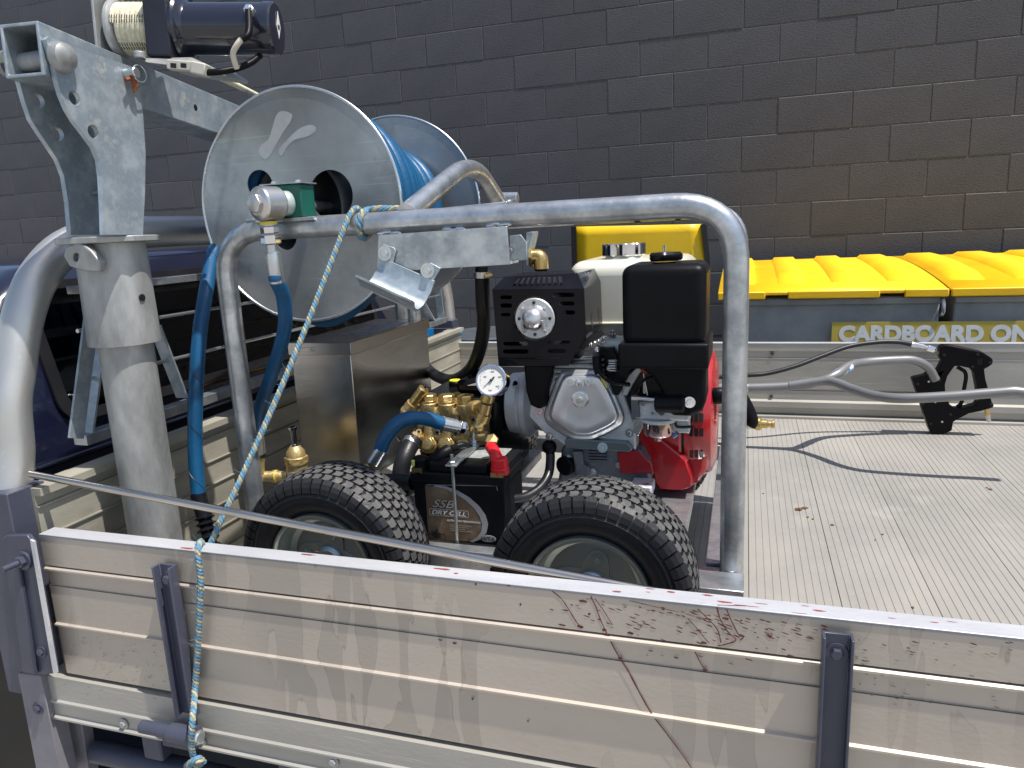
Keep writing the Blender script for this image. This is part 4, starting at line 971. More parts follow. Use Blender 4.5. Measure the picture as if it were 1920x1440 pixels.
mb_.plate([[q + V(x, -.0002, z) for x, z in ((-.010, -.003), (-.006, .004), (-.010, .007), (-.003, .006), (0, .010), (.004, .011), (.003, .006), (.007, .005), (.012, -.003), (.008, .001), (.005, -.004), (-.003, -.005), (-.005, -.001))]], (0, .0002, 0))
mb_.build('bike_print', MATS['black print'], lbo)
# raised frame line on the case
fl_ = MB(); fl_.obox(BL(800, 909, .0005), BL(931, 911, .0005), .001, .0008); fl_.obox(BL(931, 911, .0005), BL(933, 920, .0005), .001, .0008); fl_.build('case_line', GREYL, bt_)
# terminals with boots and cables
tb_ = MB(); c = A(789, 870, Y=1.105)
tb_.lathe(c + V(0, 0, -.016), (0, 0, 1), [(0, .016), (.006, .017), (.006, .0145), (.026, .0145), (.030, .011), (.031, .001)], 28); tbo = tb_.build('negative_boot', BLKM, bt_)
MB().tube(spl([c + V(.004, 0, 0), A(808, 868, Y=1.12), A(830, 852, Y=1.13), A(842, 845, Y=1.14)], 6), .0120, 20).build('cable_shroud', BLKM, tbo)
cpts = spl([A(838, 847, Y=1.135), A(858, 837, Y=1.15), A(874, 836, Y=1.17), A(893, 850, Y=1.20)], 12)
MB().tube(cpts, .0065, 14, rr=[.0065 + .0007 * math.sin(i * 2.1) for i in range(len(cpts))]).build('battery_cable', BLK, tbo)
MB().box(c.x - .011, c.x + .008, c.y - .016, c.y + .01, bz1 - .003, bz1 + .006).build('terminal', BRASS, bt_)
MB().cyl(A(775, 873, Y=1.092), A(775, 873, Y=1.090) + V(0, 0, .009), .003, n=10).build('boot_tab', mat('lime tab', (.55, .60, .12)), tbo)
c = A(937, 873, Y=1.105)
rb_ = MB(); rb_.lathe(c + V(0, 0, -.014), (0, 0, 1), [(0, .0155), (.010, .0160), (.011, .0148), (.026, .0142), (.028, .0125), (.0285, .001)], 28); rbo = rb_.build('positive_boot', REDP, bt_)
MB().tube(spl([c + V(-.002, 0, .002), A(928, 850, Y=1.12), A(920, 838, Y=1.14)], 6), .0105, 18, rr=None).build('boot_spout', REDP, rbo)
MB().box(c.x - .012, c.x + .010, c.y - .0155, c.y + .01, bz1 - .005, bz1 + .005).build('terminal', BRASS, bt_)
# hold down strap and rod
st_ = MB(); a = A(849, 886, Y=1.078); b = A(893, 838, Y=1.20); a.z = b.z = bz1 + .020
st_.obox(a + (a - b) * .06, b, .020, .003); sto = st_.build('hold_down_bar', ZINC, bt_, bevel=.0006)
MB().cyl(a + V(0, 0, .018), V(a.x, a.y, .125), .0028, n=12).build('hold_down_rod', ZINC, bt_)
MB().hexnut(a + V(0, 0, .0017), (0, 0, 1), .0065, .005).build('nut', ZINC, sto)
MB().hexnut(b + V(-.004, 0, .0017), (0, 0, 1), .0065, .006, stud=.016).build('nut', ZINC, sto)
#@@END2
# ============================================================ ENGINE
en = thing('petrol_engine', 'red and black petrol engine with cream fuel tank and black air filter on the trolley', 'engine', (-.21, 1.36, .166))
# --- muffler in its slotted black guard
YM = 1.215
def m2(x, y, d=0.): return A(x, y, Y=YM + d)
mf = thing('muffler_guard', '', 'x', (0, 0, 0)); bpy.data.objects.remove(mf)
front = [(923, 543), (1095, 541), (1099, 628), (1066, 686), (935, 687)]
def slot(x0, y0, x1, y1):
    n = 5; r = (y1 - y0) / 2; o = []
    for i in range(n + 1):
        a = math.pi / 2 - math.pi * i / n; o.append((x1 - r + r * math.cos(a), (y0 + y1) / 2 - r * math.sin(a)))
    for i in range(n + 1):
        a = -math.pi / 2 - math.pi * i / n; o.append((x0 + r + r * math.cos(a), (y0 + y1) / 2 - r * math.sin(a)))
    return o
holes = [slot(938, 554, 960, 561), slot(938, 569, 960, 577), slot(939, 587, 957, 593), slot(1036, 549, 1077, 557), slot(1046, 565, 1077, 573), slot(1055, 582, 1078, 590),
         slot(944, 641, 990, 648), slot(943, 655, 991, 663), slot(1027, 639, 1069, 646), slot(1027, 654, 1061, 662)]
hole_c = [(1003 + 41 * math.cos(2 * math.pi * i / 28), 597 + 42 * math.sin(2 * math.pi * i / 28)) for i in range(28)]
mg = MB().plate([[m2(*p) for p in front]] + [[m2(*p) for p in h] for h in holes] + [[m2(*p) for p in hole_c]], (0, .0018, 0))
mgo = mg.build('muffler_guard', BLKG, en, smooth=False, bevel=.0012, seg=2)
# bevelled vent strip and top
tl, trr = m2(923, 543), m2(1095, 541)
bl_, br_ = m2(946, 519, .030), m2(1083, 512, .030)
nv_ = 9; loops = [[tl, trr, br_, bl_]]
def quad(u, v): return (tl * (1 - u) + trr * u) * (1 - v) + (bl_ * (1 - u) + br_ * u) * v
for i in range(nv_):
    u0 = .20 + .068 * i; loops.append([quad(u0, .25), quad(u0, .85), quad(u0 + .038, .85), quad(u0 + .038, .25)])
MB().plate(loops, (0, .0015, -.0006)).build('vent_strip', BLKG, mgo, smooth=False)
dpt = .150
def back(p, d=dpt): return V(p.x, p.y + d, p.z)
sd = MB()
TB = [bl_, br_]; 
sd.plate([[bl_, br_, V(br_.x + .006, YM + dpt, br_.z), V(bl_.x, YM + dpt, bl_.z)]], (0, 0, -.0015))
f5 = [m2(*p) for p in front]
fR = V(trr.x + .001, YM + dpt, trr.z - .002)
sd.add([trr, br_, V(br_.x + .006, YM + dpt, br_.z), V(trr.x, YM + dpt, trr.z)], [(0, 1, 2, 3)])
for i in (1, 2, 3, 4):
    a, b = f5[i], f5[(i + 1) % 5]; sd.add([a, back(a), back(b), b], [(0, 1, 2, 3)])
sd.add([tl, bl_, V(bl_.x, YM + dpt, bl_.z), V(tl.x, YM + dpt, tl.z)], [(0, 1, 2, 3)])
sd.build('guard_sides', BLKG, mgo, smooth=False)
oh = MB()
for py_ in (1.27, 1.335): 
    cc = V(f5[1].x + .0008, py_, A(1112, 600, X=f5[1].x).z); oh.plate([[cc + V(0, .008 * math.cos(a), .017 * math.sin(a)) for a in [2 * math.pi * i / 20 for i in range(20)]]], (.0008, 0, 0)); 
    oh.build('side_hole', BLKT, mgo); oh = MB()
MB().obox(m2(948, 674, -.002), m2(1050, 672, -.002), .003, .003).build('pressed_crease', BLKG, mgo, bevel=.0012)
MB().tube([V(-.345, YM + .02, .50), V(-.345, YM + .14, .50)], .052, 32).build('muffler', mat('heat stained steel', (.22, .20, .17), (.14, .13, .12), .45, .8), en)
MB().box(-.42, -.265, YM + .10, YM + .14, .43, .56).build('muffler_back', BLKT, en)
# spark arrester disc with hooded outlet
ec = m2(1003, 597)
ec = V(ec.x, YM - .001, ec.z)
ed = MB().lathe(ec + V(0, .004, 0), (0, -1, 0), [(0, .035), (.004, .0355), (.006, .034), (.006, .019)], 44); edo = ed.build('arrester_disc', CAST, en)
for i in range(8):
    a = R(22.5 + 45 * i + 22.5)
    cc = ec + V(.0275 * math.cos(a), -.0022, .0275 * math.sin(a)); MB().cyl(cc, cc + V(0, -.0016, 0), .0028, n=12).build('disc_screw', (BLKT if i % 2 else CHROME), edo)
HS = mat('silver outlet', (.66, .66, .68), (.56, .56, .58), .3, .8)
hc = ec + V(0, -.002, .001)
h_ = MB().lathe(hc, (0, -1, 0), [(-.001, .0235), (.002, .0215), (.008, .0200), (.016, .0180), (.022, .0135), (.0255, .007), (.0265, .0003)], 36, caps=False).build('outlet_hood', HS, edo, ang=70)
for sg in (-1, 1):
    ck_ = MB(); ck_.plate([[hc + V(sg * .0165, -.001, -.004), hc + V(sg * .0165, -.0185, -.002), hc + V(sg * .0165, -.012, -.021), hc + V(sg * .0165, -.001, -.026)]], (sg * .0035, 0, 0)); ck_.build('hood_cheek', HS, edo, bevel=.001)
MB().plate([smooth_loop([hc + V(-.0155, -.0205, -.006), hc + V(.0155, -.0205, -.006), hc + V(.0145, -.0135, -.0185), hc + V(-.0145, -.0135, -.0185)], 4)], (0, .012, .003)).build('outlet_dark', BLKT, edo)
# --- air filter
af = MB().box(-.1935, -.0585, 1.195, 1.34, .462, .596); afo = af.build('air_filter_cover', BLKM, en, bevel=.017, seg=5, ang=60)
MB().box(-.1990, -.0535, 1.188, 1.345, .4275, .470).build('filter_base_band', BLKM, en, bevel=.005, seg=3)
eb = MB(); eb.plate([[A(x, y, Y=1.215) for x, y in ((1192, 676), (1324, 676), (1324, 752), (1318, 770), (1300, 781), (1262, 780), (1244, 768), (1240, 735), (1222, 706), (1198, 690))]], (0, .085, 0)); eb.build('filter_elbow', BLKM, en, bevel=.008, seg=3)
MB().cyl(A(1228, 757, Y=1.215), A(1285, 757, Y=1.215), .0155, n=24, ch=.004).build('intake_neck', BLK, en)
MB().bolt(A(1293, 754, Y=1.213), (0, -1, 0), .0055).build('elbow_bolt', CHROME, en)
kc = A(1246, 486, Y=1.26)
kb = MB(); kb.lathe(kc + V(0, 0, -.012), (0, 0, 1), [(0, .022), (.004, .018), (.008, .018)], 28)
vs = []
for j, (h, rs) in enumerate(((.006, .92), (.009, 1.0), (.016, 1.0), (.020, .86), (.021, .0001))):
    for i in range(48):
        a = 2 * math.pi * i / 48; r = (.027 + .003 * math.cos(3 * a)) * rs; vs.append(kc + V(r * math.cos(a), r * math.sin(a), h - .008))
kb.add(vs, [(j * 48 + i, j * 48 + (i + 1) % 48, (j + 1) * 48 + (i + 1) % 48, (j + 1) * 48 + i) for j in range(4) for i in range(48)] + [tuple(reversed(range(48)))])
kbo = kb.build('filter_knob', BLKG, afo); MB().cyl(kc + V(0, 0, .012), kc + V(0, 0, .023), .0028, n=10).build('knob_stud', CHROME, kbo)
# --- fuel tank
ft = MB(); ft.box(-.325, -.095, 1.375, 1.62, .445, .597); ft.build('fuel_tank', CREAM, en, bevel=.028, seg=5, ang=60)
MB().box(-.330, -.090, 1.370, 1.625, .476, .482).build('tank_seam', CREAM, en, bevel=.0025)
cc = A(1170, 492, Y=1.46); cc.z = .596
MB().lathe(cc, (0, 0, 1), [(0, .038), (.003, .038), (.004, .035), (.007, .035)], 36).build('filler_neck', CREAM, en)
cpv = []; kz = ((.006, .95), (.008, 1), (.028, 1), (.030, .96), (.030, .0001))
for h, rs in kz:
    for i in range(64):
        a = 2 * math.pi * i / 64; r = (.0400 + .0022 * (1 if math.sin(8 * a) > 0 else -1) * min(1, abs(math.sin(8 * a)) * 3)) * rs; cpv.append(cc + V(r * math.cos(a), r * math.sin(a), h))
MB().add(cpv, [(j * 64 + i, j * 64 + (i + 1) % 64, (j + 1) * 64 + (i + 1) % 64, (j + 1) * 64 + i) for j in range(4) for i in range(64)]).build('fuel_cap', CHROME, en, ang=30)
# --- cylinder head, valve cover
YV = 1.235
vp = [(1050, 700), (1062, 695), (1122, 695), (1134, 701), (1166, 770), (1168, 786), (1160, 800), (1116, 821), (1104, 824), (1082, 824), (1070, 821), (1031, 797), (1023, 783), (1024, 768)]
cx_, cy_ = 1094, 762
def vloop(s, d): return [A(cx_ + (x - cx_) * s, cy_ + (y - cy_) * s, Y=YV + d) for x, y in vp]
def loft(m_, loops, capf=True, capb=True):
    n = len(loops[0]); m_.add([p for l in loops for p in l], [(j * n + i, j * n + (i + 1) % n, (j + 1) * n + (i + 1) % n, (j + 1) * n + i) for j in range(len(loops) - 1) for i in range(n)] + ([tuple(range(n))] if capf else []) + ([tuple((len(loops) - 1) * n + i for i in reversed(range(n)))] if capb else []))
    return m_
vc = MB(); loft(vc, [smooth_loop(vloop(s, d)) for s, d in ((1.03, .012), (1.03, .005), (1.0, .001), (.93, .000), (.90, -.002), (.865, -.012), (.84, -.015), (.80, -.016), (.6, -.0145), (.3, -.014))])
vc.build('valve_cover', VALV, en, ang=75)
loft(MB(), [smooth_loop(vloop(s, d)) for s, d in ((1.045, .016), (1.045, .013))]).build('cover_gasket', BLKT, en)
vb = A(1088, 749, Y=YV - .015)
MB().lathe(vb, (0, -1, 0), [(-.003, .0155), (.0015, .0150), (.0025, .0125), (.0035, .0125)], 32).build('cover_washer', ZINC, en)
MB().hexnut(vb + V(0, -.0035, 0), (0, -1, 0), .0062, .006).build('cover_bolt', ZINCY, en, bevel=.0005)
q = A(1060, 722, Y=YV - .0154); q2 = A(1122, 722, Y=YV - .0154)
text('OHV', .0165, 'embossed_letters', VALV, en, q, (1, 0, 0), (0, 0, 1), ext=.0024, bold=.0005, sx=1.35)
# head casting and skirt
hdc = MB(); hdc.plate([[A(x, y, Y=YV + .016) for x, y in ((1018, 690), (1045, 682), (1140, 672), (1152, 690), (1192, 800), (1192, 846), (1176, 838), (1060, 836), (1020, 812), (990, 780), (996, 735), (1012, 720))]], (0, .10, 0)); hdc.build('cylinder_head', CAST, en, bevel=.003)
for k in range(7):
    xx = -.33 + .0; z = .375 + .0095 * k; MB().box(-.322, -.232, YV + .005, YV + .085, z, z + .003).build('cooling_fin', CASTD, en)
cs = MB(); cs.plate([[A(x, y, Y=YV + .03) for x, y in ((1018, 640), (1130, 640), (1152, 668), (1154, 720), (1010, 720))]], (0, .07, 0)); cs.build('head_block', CASTD, en, bevel=.003)
sc_ = MB(); sc_.plate([[A(x, y, Y=YV + .012) for x, y in ((1122, 655), (1150, 652), (1158, 668), (1160, 716), (1142, 712), (1126, 690))]], (0, .05, 0)); sc_.build('head_shield', BLKM, en, bevel=.002)
sh = MB(); sh.plate([[A(x, y, Y=1.262) for x, y in ((1118, 640), (1150, 636), (1200, 640), (1212, 652), (1176, 668), (1160, 700), (1150, 716), (1142, 655), (1118, 650))]], (0, .05, 0)); sh.build('air_shroud', mat('pale blue alloy', (.36, .41, .44), (.26, .30, .33), .42, .6), en, bevel=.003)
arc_ = [(1146, 722), (1154, 700), (1166, 680), (1182, 664), (1200, 655), (1216, 654), (1222, 668), (1206, 672), (1190, 684), (1178, 702), (1168, 722), (1160, 742), (1150, 740)]
MB().plate([[A(x, y, Y=1.232) for x, y in arc_]], (0, .03, 0)).build('flywheel_band', BLKM, en, bevel=.002)
arc2 = [(1166, 726), (1178, 704), (1192, 690), (1206, 682), (1216, 686), (1200, 700), (1186, 722), (1176, 742), (1166, 742)]
MB().plate([[A(x, y, Y=1.250) for x, y in arc2]], (0, .02, 0)).build('shroud_inner', CAST, en, bevel=.002)
MB().plate([[A(x, y, Y=1.24) for x, y in ((1197, 688), (1208, 677), (1222, 688), (1212, 703), (1204, 699))]], (0, .012, 0)).build('choke_lever', mat('dull red plastic', (.34, .03, .03), (.26, .02, .025), .5), en, bevel=.002)
MB().plate([[A(x, y, Y=1.29) for x, y in ((1150, 640), (1318, 640), (1318, 770), (1190, 785), (1160, 740))]], (0, .02, 0)).build('inner_shroud', BLKT, en)
# plug lead and boot
MB().tube([A(1119, 668, Y=1.225), A(1120, 690, Y=1.222), A(1124, 700, Y=1.220)], .008, 14).build('plug_boot', BLKM, en)
MB().tube(spl([A(1122, 692, Y=1.216), A(1128, 702, Y=1.212), A(1142, 714, Y=1.208), A(1160, 719, Y=1.212), A(1180, 721, Y=1.225)], 6), .0040, 12).build('plug_lead', BLKM, en)
MB().ball(A(1119, 655, Y=1.222), .0052, 12, 8).build('plug_tip', SATIN, en)
sp = [A(1105, 650, Y=1.25) + (A(1132, 638, Y=1.25) - A(1105, 650, Y=1.25)) * (i / 96) + V(0, .006 * math.cos(i * .52), .006 * math.sin(i * .52)) for i in range(97)]
MB().tube(sp, .0008, 6).build('governor_spring', SATIN, en)
MB().obox(A(1088, 652, Y=1.25), A(1130, 622, Y=1.25), .001, .012).build('heat_tab', BLKT, en)
MB().plate([[A(x, y, Y=1.222) for x, y in ((1126, 708), (1132, 707), (1139, 727), (1134, 729))]], (0, .002, 0)).build('yellow_tag', mat('yellow tag', (.6, .5, .05)), en)
MB().hexnut(A(1148, 632, Y=1.28), (0, 0, 1), .007, .006, stud=.006).build('tank_nut', ZINC, en)
# --- carburettor
MB().box(-.178, -.085, 1.235, 1.27, .328, .362).build('carb_body', CAST, en, bevel=.004)
MB().plate([[A(x, y, Y=1.228) for x, y in ((1182, 742), (1196, 740), (1200, 784), (1184, 786))]], (0, .05, 0)).build('carb_flange', CASTD, en, bevel=.002)
MB().plate([[A(x, y, Y=1.222) for x, y in ((1184, 744), (1258, 748), (1258, 752), (1184, 750))]], (0, .004, 0)).build('carb_rod', SATIN, en)
MB().cyl(A(1195, 746, Y=1.22), A(1240, 750, Y=1.22), .0035, n=12).build('throttle_shaft', SATIN, en)
for (x, y, r_) in ((1229, 762, .003), (1240, 774, .005), (1205, 759, .003), (1223, 775, .0022)): MB().cyl(A(x, y, Y=1.236), A(x, y, Y=1.228), r_, n=12).build('carb_screw', CASTD, en)
MB().cyl(A(1209, 738, Y=1.24), A(1209, 716, Y=1.24), .0035, n=10, ch=.001).build('idle_screw', SATIN, en)
bw = A(1234, 790, Y=1.258)
MB().lathe(bw + V(0, 0, .008), (0, 0, -1), [(0, .034), (.005, .034), (.006, .027), (.008, .0265)], 40).build('bowl_flange', CAST, en)
MB().lathe(bw, (0, 0, -1), [(0, .0258), (.020, .0258), (.024, .0235), (.028, .010), (.028, .0001)], 40).build('float_bowl', mat('iridescent plated bowl', (.56, .44, .30), (.42, .26, .34), .2, 1., 9), en)
MB().hexnut(bw + V(0, 0, -.028), (0, 0, -1), .007, .007).build('bowl_bolt', ZINCY, en)
MB().cyl(A(1262, 818, Y=1.245), A(1270, 812, Y=1.242), .0045, n=10).build('drain_screw', mat('blue plated screw', (.15, .22, .42), rough=.3, metal=.8), en)
MB().box(-.118, -.088, 1.262, 1.285, .30, .325).build('fuel_cock', CAST, en, bevel=.002)
# --- crankcase
ck = MB(); ck.plate([[A(x, y, Y=1.255) for x, y in ((1052, 838), (1200, 842), (1215, 870), (1222, 900), (1205, 925), (1050, 925), (1046, 900), (1050, 870))]], (0, .18, 0)); ck.build('engine_block', CASTD, en, bevel=.006)
MB().plate([[A(x, y, Y=1.235) for x, y in ((1058, 826), (1066, 822), (1176, 830), (1186, 842), (1180, 848), (1060, 840))]], (0, .04, 0)).build('shroud_plate', mat('dark zinc plate', (.20, .24, .25), (.15, .18, .19), .35, .7), en, bevel=.0015)
MB().bolt(A(1130, 839, Y=1.234), (0, -1, .2), .0052).build('bolt', ZINCY, en)
for i in range(4): MB().plate([[A(x, y + 5.5 * i, Y=1.249) for x, y in ((1104, 846), (1137, 847), (1137, 849), (1104, 848))]], (0, .008, 0)).build('case_rib', CASTD, en)
MB().lathe(A(1060, 873, Y=1.25), (-.4, -1, 0), [(-.01, .018), (.004, .018), (.006, .016)], 28).build('oil_filler', BLKM, en)
MB().plate([[A(x, y, Y=1.246) for x, y in ((1072, 846), (1092, 846), (1094, 872), (1106, 876), (1104, 896), (1080, 898), (1076, 872))]], (0, .02, 0)).build('oil_alert_boss', CASTD, en, bevel=.003)
MB().plate([[A(x, y, Y=1.20) for x, y in ((1180, 912), (1222, 914), (1222, 935), (1178, 935))]], (0, .05, 0)).build('mount_lug', CAST, en, bevel=.003)
MB().hexnut(A(1212, 916, Y=1.215), (0, 0, 1), .009, .008).build('mount_bolt', ZINC, en, bevel=.0005)
for (x, y, r_) in ((1066, 858, .004), (1112, 884, .004), (1160, 872, .0035), (1190, 852, .004), (1070, 905, .004), (1142, 902, .004)):
    MB().bolt(A(x, y, Y=1.2535), (0, -1, 0), r_).build('case_bolt', ZINC, en)
for i in range(5): MB().plate([[A(x, y + 4.5 * i, Y=1.232) for x, y in ((1140, 676), (1152, 676), (1156, 678), (1142, 678))]], (0, .012, 0)).build('head_fin', CAST, en)
for (x, y) in ((1030, 700), (1142, 690), (1180, 812), (1012, 772), (1030, 818)): MB().bolt(A(x, y, Y=YV + .0155), (0, -1, 0), .0042).build('head_bolt', ZINC, en)
MB().tube(spl([A(1196, 740, Y=1.225), A(1200, 722, Y=1.22), A(1216, 708, Y=1.225), A(1240, 706, Y=1.235)], 6), .0022, 8).build('fuel_line', BLKG, en)
MB().tube(spl([A(1300, 800, Y=1.26), A(1270, 800, Y=1.25), A(1266, 784, Y=1.245)], 6), .0026, 8).build('fuel_line', BLKG, en)
MB().tube([A(1206, 700, Y=1.228), A(1214, 742, Y=1.226)], .0011, 6).build('governor_rod', SATIN, en)
MB().tube([A(1252, 738, Y=1.228), A(1248, 718, Y=1.23), A(1262, 708, Y=1.236)], .0011, 6).build('choke_rod', SATIN, en)
MB().plate([[A(x, y, Y=1.234) for x, y in ((1188, 786), (1204, 786), (1206, 800), (1196, 818), (1188, 812))]], (0, .003, 0)).build('control_bracket', ZINC, en, bevel=.0005)
# --- gearbox between engine and pump
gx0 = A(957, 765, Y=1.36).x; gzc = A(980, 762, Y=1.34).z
MB().lathe((gx0, 1.37, gzc), (1, 0, 0), [(0, .052), (.004, .060), (.024, .062), (.030, .058), (.034, .066), (.044, .066), (.055, .054)], 40).build('gearbox', mat('casting with painted light', (.74, .75, .77), (.62, .63, .65), .42, .2, 12, .3, 260), en)  # cast gearbox; light on its facing side is put into a brighter base colour
MB().lathe((gx0 + .055, 1.37, gzc), (1, 0, 0), [(0, .054), (.035, .058), (.05, .075), (.09, .085)], 40).build('bell_housing', CAST, en)
MB().cyl(A(966, 726, Y=1.315), A(966, 726, Y=1.305) + V(0, 0, .008), .0055, n=12).build('gear_plug', CHROME, en)
MB().plate([[A(x, y, Y=1.232) for x, y in ((981, 684), (1036, 684), (1034, 706), (1026, 735), (1024, 762), (1010, 768), (994, 760), (986, 735))]], (0, .022, 0)).build('exhaust_bracket', BLKM, en, bevel=.004)
# --- red cowls
RX0 = -.150
shr = MB(); shr.plate([[A(x, y, Y=1.322) for x, y in ((1190, 780), (1322, 770), (1330, 800), (1326, 880), (1312, 905), (1290, 918), (1240, 905), (1200, 870))]], (0, .05, 0)); shr.build('fan_cowl', RED, en, bevel=.010, seg=3)
gp_ = MB(); gp_.plate([[A(x, y, Y=1.292) for x, y in ((1197, 812), (1203, 803), (1210, 801), (1285, 862), (1298, 900), (1296, 914), (1280, 919), (1236, 917), (1228, 905), (1223, 876), (1205, 862), (1200, 838))]], (0, .03, 0)); gp_.build('lower_cowl', RED, en, bevel=.004, seg=3)
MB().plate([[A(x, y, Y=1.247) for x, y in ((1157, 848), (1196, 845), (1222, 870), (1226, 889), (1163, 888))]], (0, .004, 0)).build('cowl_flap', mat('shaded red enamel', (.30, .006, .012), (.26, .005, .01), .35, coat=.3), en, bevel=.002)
MB().plate([[A(x, y, Y=1.3212) for x, y in ((1287, 780), (1297, 779), (1297, 846), (1290, 850))]], (0, .001, 0)).build('cowl_sticker', WHITE, en)
rc = V(-.105, 1.43, .300)
rc_ = MB(); rc_.lathe(rc + V(-.045, 0, 0), (1, 0, 0), [(0, .128), (.004, .132), (.040, .132), (.044, .128)], 56); rc_.build('fan_housing', RED, en)
MB().lathe(rc, (1, 0, 0), [(-.002, .126), (.004, .126)], 56).build('housing_gap', BLKT, en)
rs = MB(); rs.lathe(rc + V(.004, 0, 0), (1, 0, 0), [(0, .128), (.030, .126), (.046, .116), (.054, .095), (.056, .04), (.056, .001)], 56); rso = rs.build('recoil_starter', RED, en)
for a0 in (205, 218, 231, 160, 172, 184):
    for (xa, xb) in ((.010, .016), (.019, .025), (.028, .034)):
        vs = []
        for a in (R(a0 - 3.6), R(a0 + 3.6)):
            for x in (xa, xb):
                r = .1285 if x < .03 else .1272
                vs.append(rc + V(x + .004, r * math.cos(a), r * math.sin(a)))
        MB().plate([[vs[0], vs[1], vs[3], vs[2]]], (0, .002, 0)).build('vent_slot', BLKT, rso)
MB().ball(A(1346, 742, Y=1.34), .012, 14, 8, (1.6, 1, 1.3)).build('starter_grip_mount', BLKM, en)
# outlet to the right of the upright: black grip and brass coupler
gr_ = thing('hose_coupler', 'brass quick coupler sticking out right of the frame upright with black rubber grip', 'coupler', tuple(A(1430, 790, Y=1.45)))
MB().tube(spl([A(1385, 740, Y=1.45), A(1398, 762, Y=1.45), A(1408, 788, Y=1.45), A(1404, 796, Y=1.45)], 6), .014, 20).build('grip', BLKM, gr_)
MB().cyl(A(1380, 797, Y=1.47), A(1414, 797, Y=1.47), .0075, n=18).build('pipe_stub', SATIN, gr_)
c = A(1414, 794, Y=1.46)
MB().lathe(c, (1, 0, .0), [(0, .011), (.003, .012), (.003, .013), (.011, .013), (.013, .011), (.014, .0085), (.024, .0085), (.026, .0065), (.032, .0065), (.033, .0085), (.037, .0085), (.038, .006)], 24).build('coupler_body', BRASS, gr_)
# black wiring loom left of the engine
ww = thing('wiring_loom', 'black wrapped wiring loom dropping between the battery and the engine block', 'cable', tuple(A(1000, 935, Y=1.2)))
MB().tube(spl([A(1030, 836, Y=1.26), A(1032, 860, Y=1.25), A(1028, 890, Y=1.23), A(1012, 915, Y=1.2), A(985, 932, Y=1.17), A(960, 935, Y=1.15)], 8), .0085, 14).build('loom', BLKT, ww)
MB().ball(A(1030, 838, Y=1.255), .014, 12, 8).build('loom_boot', BLKM, ww)

# ============================================================ YELLOW PANEL hung on the far hoop
yp = thing('yellow_panel', 'yellow vinyl panel with black edging hanging from the far frame tube', 'panel', tuple(A(1200, 506, Y=1.755)))
n = 10; vs = []; rows_ = 6
L0, L1, R0_, R1_ = A(1080, 425, Y=1.755), A(1082, 530, Y=1.755), A(1316, 420, Y=1.755), A(1324, 506, Y=1.755)
for j in range(rows_ + 1):
    for i in range(n + 1):
        a = L0 + (L1 - L0) * (j / rows_); b = R0_ + (R1_ - R0_) * (j / rows_); p_ = a + (b - a) * (i / n)
        vs.append(p_ + V(0, .004 * math.sin(i * 1.3 + j * .6), 0))
pm = MB().add(vs, [(j * (n + 1) + i, j * (n + 1) + i + 1, (j + 1) * (n + 1) + i + 1, (j + 1) * (n + 1) + i) for j in range(rows_) for i in range(n)])
po = pm.build('vinyl_sheet', YEL, yp, ang=60); s_ = po.modifiers.new('s', 'SOLIDIFY'); s_.thickness = .003
MB().obox(L0 + V(-.005, 0, 0), L1 + V(-.005, 0, 0), .012, .012, (1, 0, 0)).build('edging', BLKT, yp)
MB().obox(R0_ + V(.004, 0, 0), R1_ + V(.005, 0, 0), .012, .012, (1, 0, 0)).build('edging', BLKT, yp)
for px in (1196, 1272): MB().lathe(V(A(px, 425, Y=YG).x, YG, .681), (1, 0, 0), [(-.006, .0182), (.006, .0182)], 28).build('tie_strap', BLKT, yp)

# ============================================================ LANCE AND GUN
SL = V(SUN.x / SUN.z, SUN.y / SUN.z, 1)
ln = thing('spray_lance', 'long silver grey twin lance lying across the tray, forking into two bent tubes', 'lance', (.25, 2.17, .20))
main = [V(-.62, 2.175, .175), V(-.3, 2.175, .18), A(1396, 727, Y=2.17), A(1500, 722, Y=2.17), A(1540, 714, Y=2.17)]
up_ = spl(main + [A(1568, 702, Y=2.185), A(1592, 686, Y=2.24), A(1622, 679, Y=2.30), A(1680, 675, Y=2.34), A(1715, 676, Y=2.36), A(1740, 689, Y=2.375), A(1754, 712, Y=2.385)], 8)
MB().tube(up_, .0125, 18).build('handle_tube', SILV, ln)
lo_ = spl([A(1480, 723, Y=2.168), A(1530, 716, Y=2.165), A(1562, 716, Y=2.15), A(1600, 730, Y=2.10), A(1640, 742, Y=2.04), A(1690, 747, Y=2.0), A(1780, 743, Y=1.985), A(1870, 736, Y=1.98), A(1905, 734, Y=1.98), A(1935, 742, Y=1.98), A(1960, 765, Y=1.98)], 8)
MB().tube(lo_, .0125, 18).build('outer_tube', SILV, ln)
MB().cyl(A(1398, 727, Y=2.17), A(1403, 727, Y=2.17), .0131, n=20).build('joint_ring', SATIN, ln)
sk = MB(); a, b = A(1566, 703, Y=2.184), A(1593, 687, Y=2.24)
sk.lathe(a, b - a, [(0, .0129), ((b - a).length, .0129)], 20); sk.build('tube_sticker', mat('blue and white sticker', (.62, .70, .80), (.05, .22, .60), .35, 0, 55, lo=.49, hi=.51, c3=(.12, .42, .22), s3=70, l3=.6, h3=.62), ln)
gn_ = thing('spray_gun', 'black trigger spray gun standing on its handle end on the tray floor', 'spray gun', tuple(A(1770, 812, Z=0)))
YB = 2.42
def G(cx, cy, d=0.):
    x = 1360 + cx / 3.13; y = 440 + cy / 3.13
    # plane leaning slightly towards the camera with height
    p = A(x, y, Y=YB)
    for _ in range(4): p = A(x, y, Y=YB - .10 * max(0, p.z) + d)
    return p
